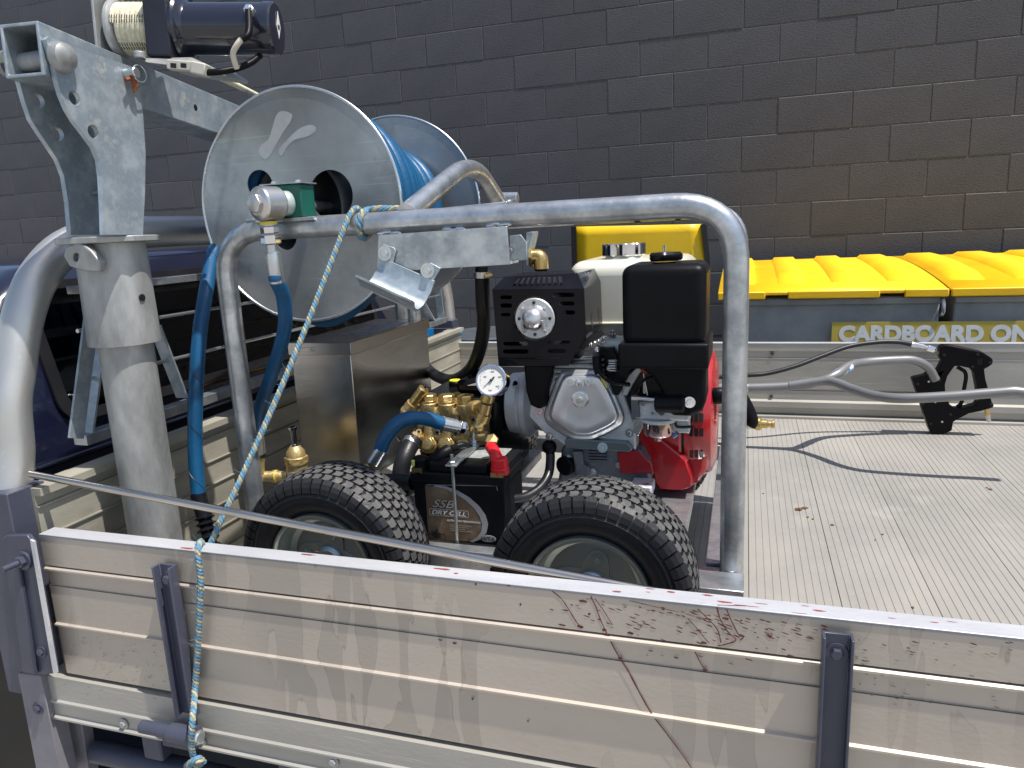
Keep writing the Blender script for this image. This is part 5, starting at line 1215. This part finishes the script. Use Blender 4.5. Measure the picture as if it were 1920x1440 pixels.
outl = [(1262, 662), (1285, 650), (1330, 652), (1510, 690), (1560, 722), (1571, 735), (1570, 758), (1548, 775), (1520, 790), (1528, 850), (1548, 920), (1566, 985), (1577, 1000), (1572, 1015), (1505, 1035), (1430, 1050), (1375, 1078), (1338, 1100), (1330, 1150), (1285, 1170), (1212, 1170), (1195, 1140), (1147, 990), (1098, 850), (1105, 842), (1172, 828), (1192, 812), (1222, 808), (1228, 822), (1252, 790), (1275, 745), (1255, 712)]
inn = [(1346, 772), (1380, 772), (1440, 785), (1462, 812), (1480, 900), (1486, 980), (1470, 1000), (1400, 1018), (1350, 1022), (1318, 1000), (1292, 920), (1290, 880), (1305, 830)]
g_ = MB().plate([[G(x, y, -.018) for x, y in outl], list(reversed([G(x, y, -.018) for x, y in inn]))], (0, .036, 0)); go = g_.build('gun_shell', BLKM, gn_, bevel=.004, seg=3)
tgp = spl([G(1362, 778), G(1385, 790), G(1406, 806), G(1412, 840), G(1402, 900), G(1392, 960), G(1380, 995), G(1360, 1010)], 5)
MB().tube(tgp, .0055, 12).build('trigger', BLKG, gn_)
for x, y in ((1130, 876), (1160, 993), (1258, 854), (1285, 706), (1452, 775), (1206, 1110), (1322, 1055), (1555, 750), (1482, 702), (1560, 995)):
    c = G(x, y, -.0180); MB().cyl(c, c + V(0, -.001, 0), .004, n=12).build('screw_hole', BLKT, go)
for x, y in ((1193, 862), (1232, 982), (1272, 1098)):
    c = G(x, y, -.0182); MB().cyl(c, c + V(0, -.0015, 0), .003, n=12).build('screw', SATIN, go)
MB().obox(G(1330, 690, -.0190), G(1500, 730, -.0190), .003, .003).build('shell_crease', BLKM, go)
for i in range(4): MB().obox(G(1476 + 1 * i, 728 + 9 * i, -.0186), G(1508 - 2 * i, 735 + 9 * i, -.0186), .002, .0022).build('vent_line', BLKT, go)
MB().cyl(G(1286, 690), G(1250, 682), .012, n=18).build('inlet_nut', BRASS, gn_)
MB().hexnut(G(1282, 690), G(1250, 682) - G(1282, 690), .013, .012).build('inlet_hex', BRASS, gn_)
MB().cyl(G(1536, 1018), G(1538, 1055), .0075, n=16).build('outlet_fitting', BRASS, gn_)
MB().lathe(G(1538, 1055), G(1551, 1115) - G(1538, 1055), [(0, .0075), (.008, .008), (.010, .0065), (.018, .0065), (.024, .004)], 16).build('spray_tip', SATIN, gn_)
gh = thing('gun_hose', 'thin black high pressure hose arching over to the spray gun inlet', 'hose', tuple(A(1640, 642, Y=2.34)))
MB().tube(spl([V(-.5, 2.22, .17), V(-.2, 2.24, .19), A(1396, 704, Y=2.25), A(1440, 700, Y=2.26), A(1490, 687, Y=2.28), A(1540, 668, Y=2.31), A(1590, 650, Y=2.34), A(1640, 642, Y=2.36), A(1680, 641, Y=2.37), A(1712, 646, Y=2.38)], 8), .0068, 14).build('hose_body', HOSEK, gh)
MB().lathe(A(1708, 645, Y=2.38), A(1740, 652, Y=2.385) - A(1708, 645, Y=2.38), [(0, .0085), (.004, .0092), (.036, .0085), (.038, .006), (.05, .006)], 18).build('ferrule', CHROME, gh)
MB().hexnut(A(1738, 652, Y=2.385), A(1760, 658, Y=2.39) - A(1738, 652, Y=2.385), .010, .022).build('hose_nut', CHROME, gh, bevel=.0005)

# ============================================================ STAY ROD over the board
rd = MB().cyl((-1.044, .798, .328), (-.070, .7925, .2385), .0058, n=20).build('steel_rod', POLISH, None)
tag(rd, 'long thin polished steel rod slanting from the corner post onto the tray side', 'rod')

# ============================================================ ROPE
rope = thing('tie_rope', 'blue and yellow twisted rope tied on the frame tube and hanging over the tray side', 'rope', tuple(A(390, 1030, Y=.79)))
def twist(pts, r0, rs, pitch, par, mats_, names):
    fine = []
    for i in range(len(pts) - 1):
        n_ = max(1, int((pts[i + 1] - pts[i]).length / .0022))
        for k in range(n_): fine.append(pts[i] + (pts[i + 1] - pts[i]) * (k / n_))
    fine.append(pts[-1]); u, v, _ = frame(fine[1] - fine[0]); L = 0; P3 = [[], [], []]; prev = (fine[1] - fine[0]).normalized()
    for i, p in enumerate(fine):
        t = (fine[min(i + 1, len(fine) - 1)] - fine[max(i - 1, 0)]).normalized(); q = prev.rotation_difference(t); u = q @ u; v = q @ v; prev = t
        if i: L += (p - fine[i - 1]).length
        for s_ in range(3):
            a = 2 * math.pi * (L / pitch + s_ / 3); P3[s_].append(p + (u * math.cos(a) + v * math.sin(a)) * r0)
    for s_ in range(3): MB().tube(P3[s_], rs, 6).build(names[s_], mats_[s_], par)
p1 = A(652, 404, Y=1.033); p2 = A(386, 1036, Y=.785)
down = [V(p1.x, YH + .02, .7), V(p1.x, YH, .7065), V(p1.x - .002, YH - .018, .695), A(644, 432, Y=1.028)]
mid = [A(644, 432, Y=1.028) + (p2 - A(644, 432, Y=1.028)) * t + V(0, 0, -.014 * math.sin(math.pi * t)) for t in [i / 12 for i in range(1, 12)]]
end = [p2, V(A(384, 1048, Y=.775).x, .772, .2575), V(A(379, 1060, Y=.755).x, .7505, .252), A(376, 1085, Y=.750), A(375, 1130, Y=.749), A(371, 1210, Y=.749), A(366, 1290, Y=.747), A(361, 1350, Y=.715), A(359, 1400, Y=.715), A(366, 1428, Y=.72), A(372, 1450, Y=.72)]
rp = spl(down + mid + end, 5)
twist(rp, .0022, .0027, .017, rope, (ROPB, ROPY, ROPB), ('strand', 'strand', 'strand'))
lc = V(A(684, 415, Y=1.06).x, YH, .6805)
ring = [lc + V(.004 * math.sin(a), .0212 * math.cos(a), .0212 * math.sin(a)) for a in [2 * math.pi * i / 22 for i in range(23)]]
twist(ring, .0026, .0032, .028, rope, (ROPB, ROPY, ROPB), ('knot_turn',) * 3)
twist(spl([lc + V(0, .004, .022), lc + V(.03, .006, .0228), lc + V(.07, .012, .020)], 6), .0026, .0032, .028, rope, (ROPB, ROPY, ROPB), ('tail_strand',) * 3)
twist(spl([A(352, 1436, Y=.722), A(360, 1430, Y=.712), A(372, 1424, Y=.712), A(380, 1430, Y=.722)], 6), .0028, .0034, .028, rope, (ROPB, ROPY, ROPB), ('knot_turn',) * 3)
fz = MB()
for i in range(70):
    k_ = rnd.randrange(20, len(rp) - 20); p_ = rp[k_]; d = V(rnd.uniform(-1, 1), rnd.uniform(-1, .3), rnd.uniform(-.4, 1)).normalized()
    fz.tube([p_ + d * .004, p_ + d * .009 + V(0, 0, .001), p_ + d * .013 + V(0, 0, .004)], .0002, 4)
o = fz.build('frayed_fibres', ROPB, rope); o['kind'] = 'stuff'

# ============================================================ DAVIT CRANE
dv_ = thing('davit_crane', 'galvanised lifting davit post with notched head and square arm by the headboard', 'crane', (-.948, .922, 0))
PX, PYY = -.9475, .922
MB().cyl((PX, PYY, 0), (PX, PYY, .55), .0410, n=48).build('post', GALVO, dv_)
MB().box(PX - .070, PX + .075, PYY - .075, PYY + .075, .0015, .010).build('foot_plate', GALVO, dv_, bevel=.002)
sl_ = MB().lathe((PX, PYY, .512), (0, 0, 1), [(0, .0425), (.001, .0535), (.158, .0505), (.158, .045)], 56).build('sleeve', GALVO, dv_)
c = V(PX + .0515, PYY - .006, .585); MB().cyl(c, c + V(.0025, 0, 0), .0055, n=16).build('pin_hole', BLKT, sl_)
fp = MB(); zf_ = .6705
fp.plate([circ((PX, PYY, zf_), .074, v=(0, 1, 0), n=10, a0=.31, a1=.31 + 2 * math.pi)], (0, 0, .0095)); fp.build('head_plate', GALVO, dv_, bevel=.0015)
lg = MB(); lg.plate([[A(x, y, Y=.855) for x, y in ((124, 462), (140, 455), (156, 458), (170, 470), (186, 490), (186, 510), (150, 507), (130, 500), (118, 480))], list(reversed([A(141 + 6 * math.cos(a), 482 + 8 * math.sin(a), Y=.855) for a in [2 * math.pi * i / 16 for i in range(16)]]))], (0, .012, 0)); lg.build('lifting_lug', GALVO, sl_, bevel=.003, seg=3)
# side plates lie in Y-Z, bolt faces +X
def pl_(X, pts, nm, holes=()):
    lps = [smooth_loop([A(x, y, X=X) for x, y in pts], 3)] if False else [[A(x, y, X=X) for x, y in pts]]
    for (hx, hy, r_) in holes:
        c_ = A(hx, hy, X=X); lps.append(list(reversed([c_ + V(0, r_ * math.cos(a), r_ * math.sin(a)) for a in [2 * math.pi * i / 20 for i in range(20)]])))
    return MB().plate(lps, (-.008 if X > -.95 else .008, 0, 0)).build(nm, GALVB, dv_, smooth=False)
PR = [(86, 74), (92, 68), (150, 92), (256, 128), (262, 150), (268, 210), (273, 285), (272, 360), (268, 440), (195, 440), (193, 380), (190, 330), (186, 300), (176, 276), (160, 254), (140, 228), (126, 205), (115, 178), (107, 150), (100, 115)]
pl_(-.882, PR, 'side_plate', ((140, 184, .0095), (175, 247, .0095)))
LPt = [(12, 60), (30, 55), (90, 78), (150, 100), (180, 160), (190, 300), (192, 440), (125, 440), (120, 380), (112, 330), (100, 300), (84, 276), (66, 250), (50, 225), (38, 190), (30, 160), (24, 140)]
pl_(-.958, [(x, y) for x, y in LPt], 'side_plate', ((64, 190, .0095), (101, 252, .0095)))
MB().box(-.950, -.8905, .905, .922, A(150, 352, X=-.88).z - .003, A(150, 352, X=-.88).z + .003).build('spacer_bar', GALVO, dv_, bevel=.001)
# square arm, hollow, falling away to +Y
t0 = A(70, 38, X=-.8905); t1 = A(430, 190, Y=1.262); b0 = A(90, 143, X=-.8905)
ad = (t1 - t0).normalized(); ar_ = ad.cross(V(0, 0, 1)).normalized(); au = ar_.cross(ad).normalized(); hh = abs((t0 - b0).dot(au)); ww_ = .0585; Lc = .70
am = MB(); o0 = t0 - ar_ * ww_ / 2 - au * hh / 2
def sq(s_, y): return [o0 + ad * y + ar_ * a * (ww_ / 2 - s_) + au * b * (hh / 2 - s_) for a, b in ((-1, -1), (1, -1), (1, 1), (-1, 1))]
t_ = .0045; lp4 = [sq(0, Lc), sq(0, 0), sq(t_, 0), sq(t_, Lc)]
am.add([p for l in lp4 for p in l], [(j * 4 + i, j * 4 + (i + 1) % 4, ((j + 1) % 4) * 4 + (i + 1) % 4, ((j + 1) % 4) * 4 + i) for j in range(4) for i in range(4)])
amo = am.build('arm', GALVB, dv_, smooth=False, bevel=.0015)
c = o0 + ar_ * ww_ / 2 + ad * .345 - au * .002; MB().cyl(c, c + ar_ * .0004, .0055, n=16).build('arm_hole', BLKT, amo)
bc = A(112, 108, X=-.882); 
MB().cyl((-.985, bc.y, bc.z), (-.885, bc.y, bc.z), .0125, n=24).build('pivot_bar', GALVO, dv_)
MB().lathe((-.882, bc.y, bc.z), (1, 0, 0), [(0, .0195), (.004, .0200), (.012, .0175), (.017, .011), (.019, .001)], 32).build('pivot_head', GALVO, dv_)
MB().lathe((-.966, bc.y, bc.z), (-1, 0, 0), [(0, .0195), (.008, .0190), (.014, .012), (.016, .001)], 32).build('pivot_head', GALVO, dv_)
pc = A(236, 138, X=-.882); MB().cyl(pc, pc + V(.020, 0, 0), .0072, n=18, ch=.001).build('locking_pin', ZINC, dv_)
rgp = [pc + V(.016, .013 * math.cos(a) + .010, .012 * math.sin(a)) for a in [2 * math.pi * i / 24 for i in range(25)]]
MB().tube(rgp, .0011, 8).build('pin_ring', ZINC, dv_)
MB().tube([pc + V(.010, 0, -.006), pc + V(.012, .003, -.018), pc + V(.010, -.001, -.028)], .0040, 7, rr=[.004, .005, .001]).build('rusty_tie', RUST, dv_)
MB().tube([pc + V(.010, -.004, -.008), pc + V(.013, -.016, -.013)], .0028, 6).build('rusty_tie', RUST, dv_)

# ============================================================ WINCH
wn = thing('electric_winch', 'black electric winch with cream rope drum bolted on top of the davit arm', 'winch', tuple(A(330, 110, Y=1.0)))
a0 = A(212, 55, Y=.985); a1 = A(516, 55, Y=1.055); wd = (a1 - a0).normalized(); 
def W(px, dy=0.): t = (px - 212) / (516 - 212); return a0 + (a1 - a0) * t
wu = V(0, 0, 1); wv = wd.cross(wu).normalized(); wu = wv.cross(wd).normalized()
MB().lathe(W(231), wd, [(0, .030), ((W(300) - W(231)).length, .030)], 32).build('drum', GALVO, wn)
rp_ = []; turns = 7; Lr = (W(298) - W(233)).length
for i in range(turns * 36 + 1):
    t = i / (turns * 36); a = 2 * math.pi * turns * t; rp_.append(W(233) + wd * Lr * t + (wv * math.cos(a) + wu * math.sin(a)) * .0335)
MB().tube(rp_, .0052, 12).build('wound_rope', ROPW, wn)
fk = MB()
for i in range(0, len(rp_) - 3, 1):
    if i % 6 < 2:
        for s_ in (-1, 1):
            rad = (rp_[i] - (a0 + wd * (rp_[i] - a0).dot(wd))).normalized(); q = rp_[i] + rad * .0049 + wd * s_ * .0016
            fk.obox(q, q + (rp_[i + 2] - rp_[i]) * .45, .0013, .0013, rad)
o = fk.build('rope_flecks', ROPD, wn); o['kind'] = 'stuff'
MB().lathe(W(219), wd, [(0, .041), (.002, .0425), (.006, .0425), (.010, .038), (.013, .031)], 44).build('drum_flange', GALVO, wn)
fpn = MB(); q = W(205); fpn.plate([[q + wv * x + wu * y for x, y in ((-.045, -.050), (.045, -.050), (.045, .040), (.030, .052), (-.040, .060), (-.045, .058))]], wd * .004); fpn.build('end_plate', GALVO, wn, bevel=.001)
MB().cyl(W(204) - wd * .012, W(204), .020, n=24).build('clutch_knob', BLKM, wn)
MB().cyl(W(200) + wu * .052, W(300) + wu * .052, .0045, n=14).build('tie_bar', ZINC, wn)
MB().cyl(W(196) + wu * .052, W(204) + wu * .052, .008, n=6).build('tie_bar_nut', ZINC, wn)
gbx = MB(); q = W(298); gbx.plate([[q + wv * x + wu * y for x, y in ((-.047, -.049), (.047, -.049), (.047, .060), (-.047, .060))]], wd * (W(343) - W(298)).length); gbx.build('gear_housing', mat('black powder coat', (.012, .013, .022), (.016, .017, .028), .45, 0, 20, .2, 300), wn, bevel=.003)
BM = mat('scuffed black enamel', (.010, .011, .020), (.014, .016, .030), .2, 0, 6, .08, 60, .06, coat=.6, c3=(.20, .20, .22), s3=22, l3=.70, h3=.74, fac3=.6)
MB().lathe(W(340), wd, [(0, .048), (.006, .050), (.010, .048), (.014, .040), (.018, .0378)], 48).build('motor_ring', BM, wn)
Lm = (W(520) - W(352)).length
MB().lathe(W(352), wd, [(0, .0375), (Lm - .016, .0375), (Lm - .0155, .0385), (Lm - .003, .0385), (Lm, .036), (Lm + .001, .02), (Lm + .001, .0005)], 56).build('motor', BM, wn)
q = W(520) + wd * .0018; dd_ = MB(); dd_.plate([[q + wv * x + wu * y for x, y in ((0, .026), (-.009, .004), (0, -.014), (.009, .004))]], wd * .0004); dd_.build('motor_label', WHITE, wn)
MB().plate([[q + wd * .0006 + wv * x + wu * y for x, y in ((-.004, .006), (.004, .006), (.004, .0), (-.004, .0))]], wd * .0003).build('label_mark', MATS['black print'], wn)
tc_ = W(486) - wv * .0 ; tpn = (CAM - W(486)); tpn = (tpn - wd * tpn.dot(wd)).normalized(); tq = W(486) + (tpn * .75 + wu * .5).normalized() * .036
nn_ = (tq - W(486)).normalized()
MB().hexnut(tq, nn_, .0085, .010, stud=.004).build('terminal_nut', ZINC, wn, bevel=.0006)
t2 = tq + nn_ * .008
c1 = [t2, A(466, 62, Y=.985), A(452, 74, Y=.975)]
MB().tube(spl(c1, 5), .0052, 12).build('terminal_boot', BLKM, wn)
MB().tube(spl([A(454, 72, Y=.976), A(444, 85, Y=.972), A(437, 100, Y=.972), A(440, 116, Y=.975), A(444, 128, Y=.98)], 6), .0042, 12).build('lead', mat('cream cable', (.55, .50, .40), (.45, .40, .32), .6), wn)
MB().tube(spl([A(388, 136, Y=.96), A(415, 134, Y=.97), A(445, 128, Y=.99), A(470, 118, Y=1.01), A(488, 104, Y=1.03)], 6), .0048, 12, rr=None).build('black_lead', BLKM, wn)
# base plate of the winch and white connector
bp2 = MB(); bp2.plate([[A(258, 109, Y=.955), A(357, 107, Y=.985), A(386, 124, Y=.97), A(384, 131, Y=.965), A(275, 117, Y=.95)]], (0, .10, -.004)); bp2.build('winch_base', GALVO, wn, bevel=.0015)
MB().cyl(A(262, 109, Y=.95), A(261, 97, Y=.95), .0085, n=20, ch=.001).build('base_stud', GALVO, wn)
cn = MB(); ca, cb2 = A(317, 122, Y=.945), A(366, 126, Y=.955); cn.obox(ca, cb2, .016, .013); cno = cn.build('plug_connector', mat('ivory plastic', (.50, .48, .42), (.42, .40, .35), .5), wn, bevel=.0012)
MB().obox(A(362, 127, Y=.955), A(390, 133, Y=.96), .020, .017).build('connector_tail', MATS['ivory plastic'], wn, bevel=.002)
for px in (325, 344): MB().obox(A(px - 5, 122.5, Y=.9365), A(px + 5, 123.5, Y=.9367), .0015, .0065).build('plug_socket', BLKT, cno)
# winch rope leaving to the right over the arm
wr = thing('winch_rope', 'pale flecked rope running from under the winch to behind the reel flange', 'rope', tuple(A(440, 155, Y=1.15)))
pr_ = [A(415, 146, Y=1.10), A(450, 163, Y=1.2), A(486, 181, Y=1.32), A(520, 198, Y=1.45)]
MB().tube(pr_, .0052, 12).build('rope_line', ROPW, wr)
MB().ball(A(425, 144, Y=1.09), .008, 14, 8, (1.1, 1, .9)).build('rope_guide', SATIN, wr)
fk = MB()
for i in range(9):
    t = .08 + .09 * i; q = pr_[0] + (pr_[2] - pr_[0]) * t + V(0, -.004, .001 * (-1) ** i); fk.obox(q, q + (pr_[2] - pr_[0]).normalized() * .006, .0012, .0018)
o = fk.build('rope_flecks', ROPD, wr); o['kind'] = 'stuff'

# ============================================================ RED DRIPS dried on the near board
dp = MB()
def drip(pts, w0, w1=None, yo=.7597):
    w1 = w1 or w0; P_ = spl([A(x, y, Y=YN) for x, y in pts], 4); n_ = len(P_); vs = []
    for i, p_ in enumerate(P_):
        t = (P_[min(i + 1, n_ - 1)] - P_[max(i - 1, 0)]); t.normalize(); s_ = V(t.z, 0, -t.x); w_ = .75 * (w0 + (w1 - w0) * i / n_) * rnd.uniform(.75, 1.25)
        for sg in (-1, 1):
            vs.append(V(p_.x, yo, p_.z) + s_ * w_ * sg)
        vs.append(V(p_.x, yo - .0003, p_.z))
    dp.add(vs, [f for i in range(n_ - 1) for f in ((3 * i, 3 * i + 2, 3 * i + 5, 3 * i + 3), (3 * i + 2, 3 * i + 1, 3 * i + 4, 3 * i + 5))])
def blob(x, y, rx, rz, yo=.7597, ang=0.):
    c = A(x, y, Y=YN); lp = []
    for i in range(10):
        a = 2 * math.pi * i / 10; r = rnd.uniform(.75, 1.15); q = V(rx * math.cos(a) * r, 0, rz * math.sin(a) * r); lp.append(V(c.x + q.x * math.cos(ang) - q.z * math.sin(ang), yo, c.z + q.x * math.sin(ang) + q.z * math.cos(ang)))
    o_ = len(dp.v); dp.add(lp + [V(c.x, yo - .0002, c.z)], [(i, (i + 1) % 10, 10) for i in range(10)])
drip([(1035, 1108), (1052, 1122), (1066, 1142), (1080, 1165), (1088, 1174)], .0007, .0009)
drip([(1108, 1118), (1118, 1140), (1126, 1162), (1138, 1188), (1150, 1212), (1163, 1235)], .0008, .0010)
drip([(1163, 1235), (1180, 1262), (1200, 1300), (1222, 1338), (1250, 1375), (1282, 1418), (1300, 1445)], .0012, .0008, .7596)
drip([(1115, 1122), (1132, 1145), (1148, 1172)], .0006)
drip([(1308, 1142), (1325, 1158), (1345, 1180), (1352, 1205)], .0008)
drip([(1344, 1138), (1350, 1160), (1365, 1185), (1380, 1200), (1360, 1208), (1346, 1211)], .0009)
drip([(1362, 1142), (1372, 1165), (1385, 1190), (1394, 1194), (1388, 1200)], .0008)
drip([(1290, 1160), (1308, 1180), (1320, 1195), (1330, 1206)], .0006)
drip([(1300, 1215), (1312, 1240), (1322, 1255)], .0007)
drip([(1345, 1134), (1400, 1136)], .0006); drip([(1180, 1126), (1230, 1138), (1280, 1150), (1330, 1162)], .0004)
for x, y, a_, b_ in ((1094, 1127, .004, .0018), (1088, 1175, .004, .002), (1105, 1151, .0018, .0015), (1133, 1181, .003, .0018), (1139, 1193, .0035, .002), (1163, 1234, .003, .0018), (1182, 1187, .004, .0017), (1320, 1205, .0035, .0014), (1322, 1256, .003, .002), (954, 1098, .002, .0009), (976, 1133, .0012, .0018), (892, 1095, .0012, .002), (886, 1310, .0015, .002), (990, 1352, .0013, .0018), (1268, 1233, .003, .001), (1225, 1145, .003, .001), (1243, 1140, .003, .001), (1200, 1172, .003, .0008), (1482, 1230, .004, .0015), (1553, 1186, .003, .0015), (852, 1206, .003, .0012), (825, 1200, .003, .0008), (1054, 1172, .005, .0012), (1220, 1220, .003, .0008)):
    blob(x, y, a_, b_, ang=-.12)
rr2 = random.Random(11); dots = []
for i in range(150):
    x = rr2.gauss(1330, 150); y = 1122 + (x - 1100) * .115 + abs(rr2.gauss(0, 1)) * 38
    if 1000 < x < 1900 and y < 1250: blob(x, y, rr2.uniform(.0012, .0045), rr2.uniform(.0003, .0008), ang=-.25)
for i in range(110):
    x = rr2.uniform(115, 330); y = rr2.gauss(1232 + (x - 100) * .12, 26)
    dots.append((x, y))
o = dp.build('drip_marks', BLOOD, nb, smooth=False); o['kind'] = 'stuff'
dp = MB()
for x, y in dots: blob(x, y, rr2.uniform(.0006, .0024), rr2.uniform(.0003, .0006), ang=-.2, yo=.7597 if y < 1262 + (x - 100) * .14 else .7545)
for i in range(60):
    x = rr2.uniform(1540, 1900); y = rr2.uniform(1200, 1330); blob(x, y, rr2.uniform(.0008, .004), rr2.uniform(.0002, .0005), ang=-.2)
o = dp.build('dirt_specks', mat('dark dirt speck', (.10, .085, .07), (.06, .05, .04), .7), nb, smooth=False); o['kind'] = 'stuff'
# smears on the top edge
tp = MB()
for x, y, a_, b_ in ((578, 1040, .012, .002), (595, 1034, .004, .001), (830, 1067, .014, .0025), (855, 1075, .003, .002), (1157, 1109, .006, .002), (1220, 1104, .005, .0012), (1258, 1110, .005, .0025), (1215, 1110, .003, .0008), (1326, 1116, .007, .002), (1360, 1129, .009, .0022), (1400, 1136, .013, .0009), (1427, 1132, .008, .0008), (1535, 1145, .007, .002), (1510, 1136, .004, .0008), (1500, 1150, .008, .0006), (1752, 1167, .005, .001), (1785, 1166, .005, .0008), (1672, 1159, .004, .0008), (350, 1028, .012, .002)):
    c = A(x, y, Z=.2499); lp = []
    for i in range(10):
        a = 2 * math.pi * i / 10; r = rr2.uniform(.7, 1.2); lp.append(V(c.x + a_ * r * math.cos(a), c.y + b_ * r * math.sin(a), .24995))
    tp.add(lp + [c + V(0, 0, .0003)], [(i, (i + 1) % 10, 10) for i in range(10)])
o = tp.build('red_smears', mat('fresh red smear', (.26, .05, .04), (.16, .035, .03), .4), nb, smooth=False); o['kind'] = 'stuff'
#@@END3
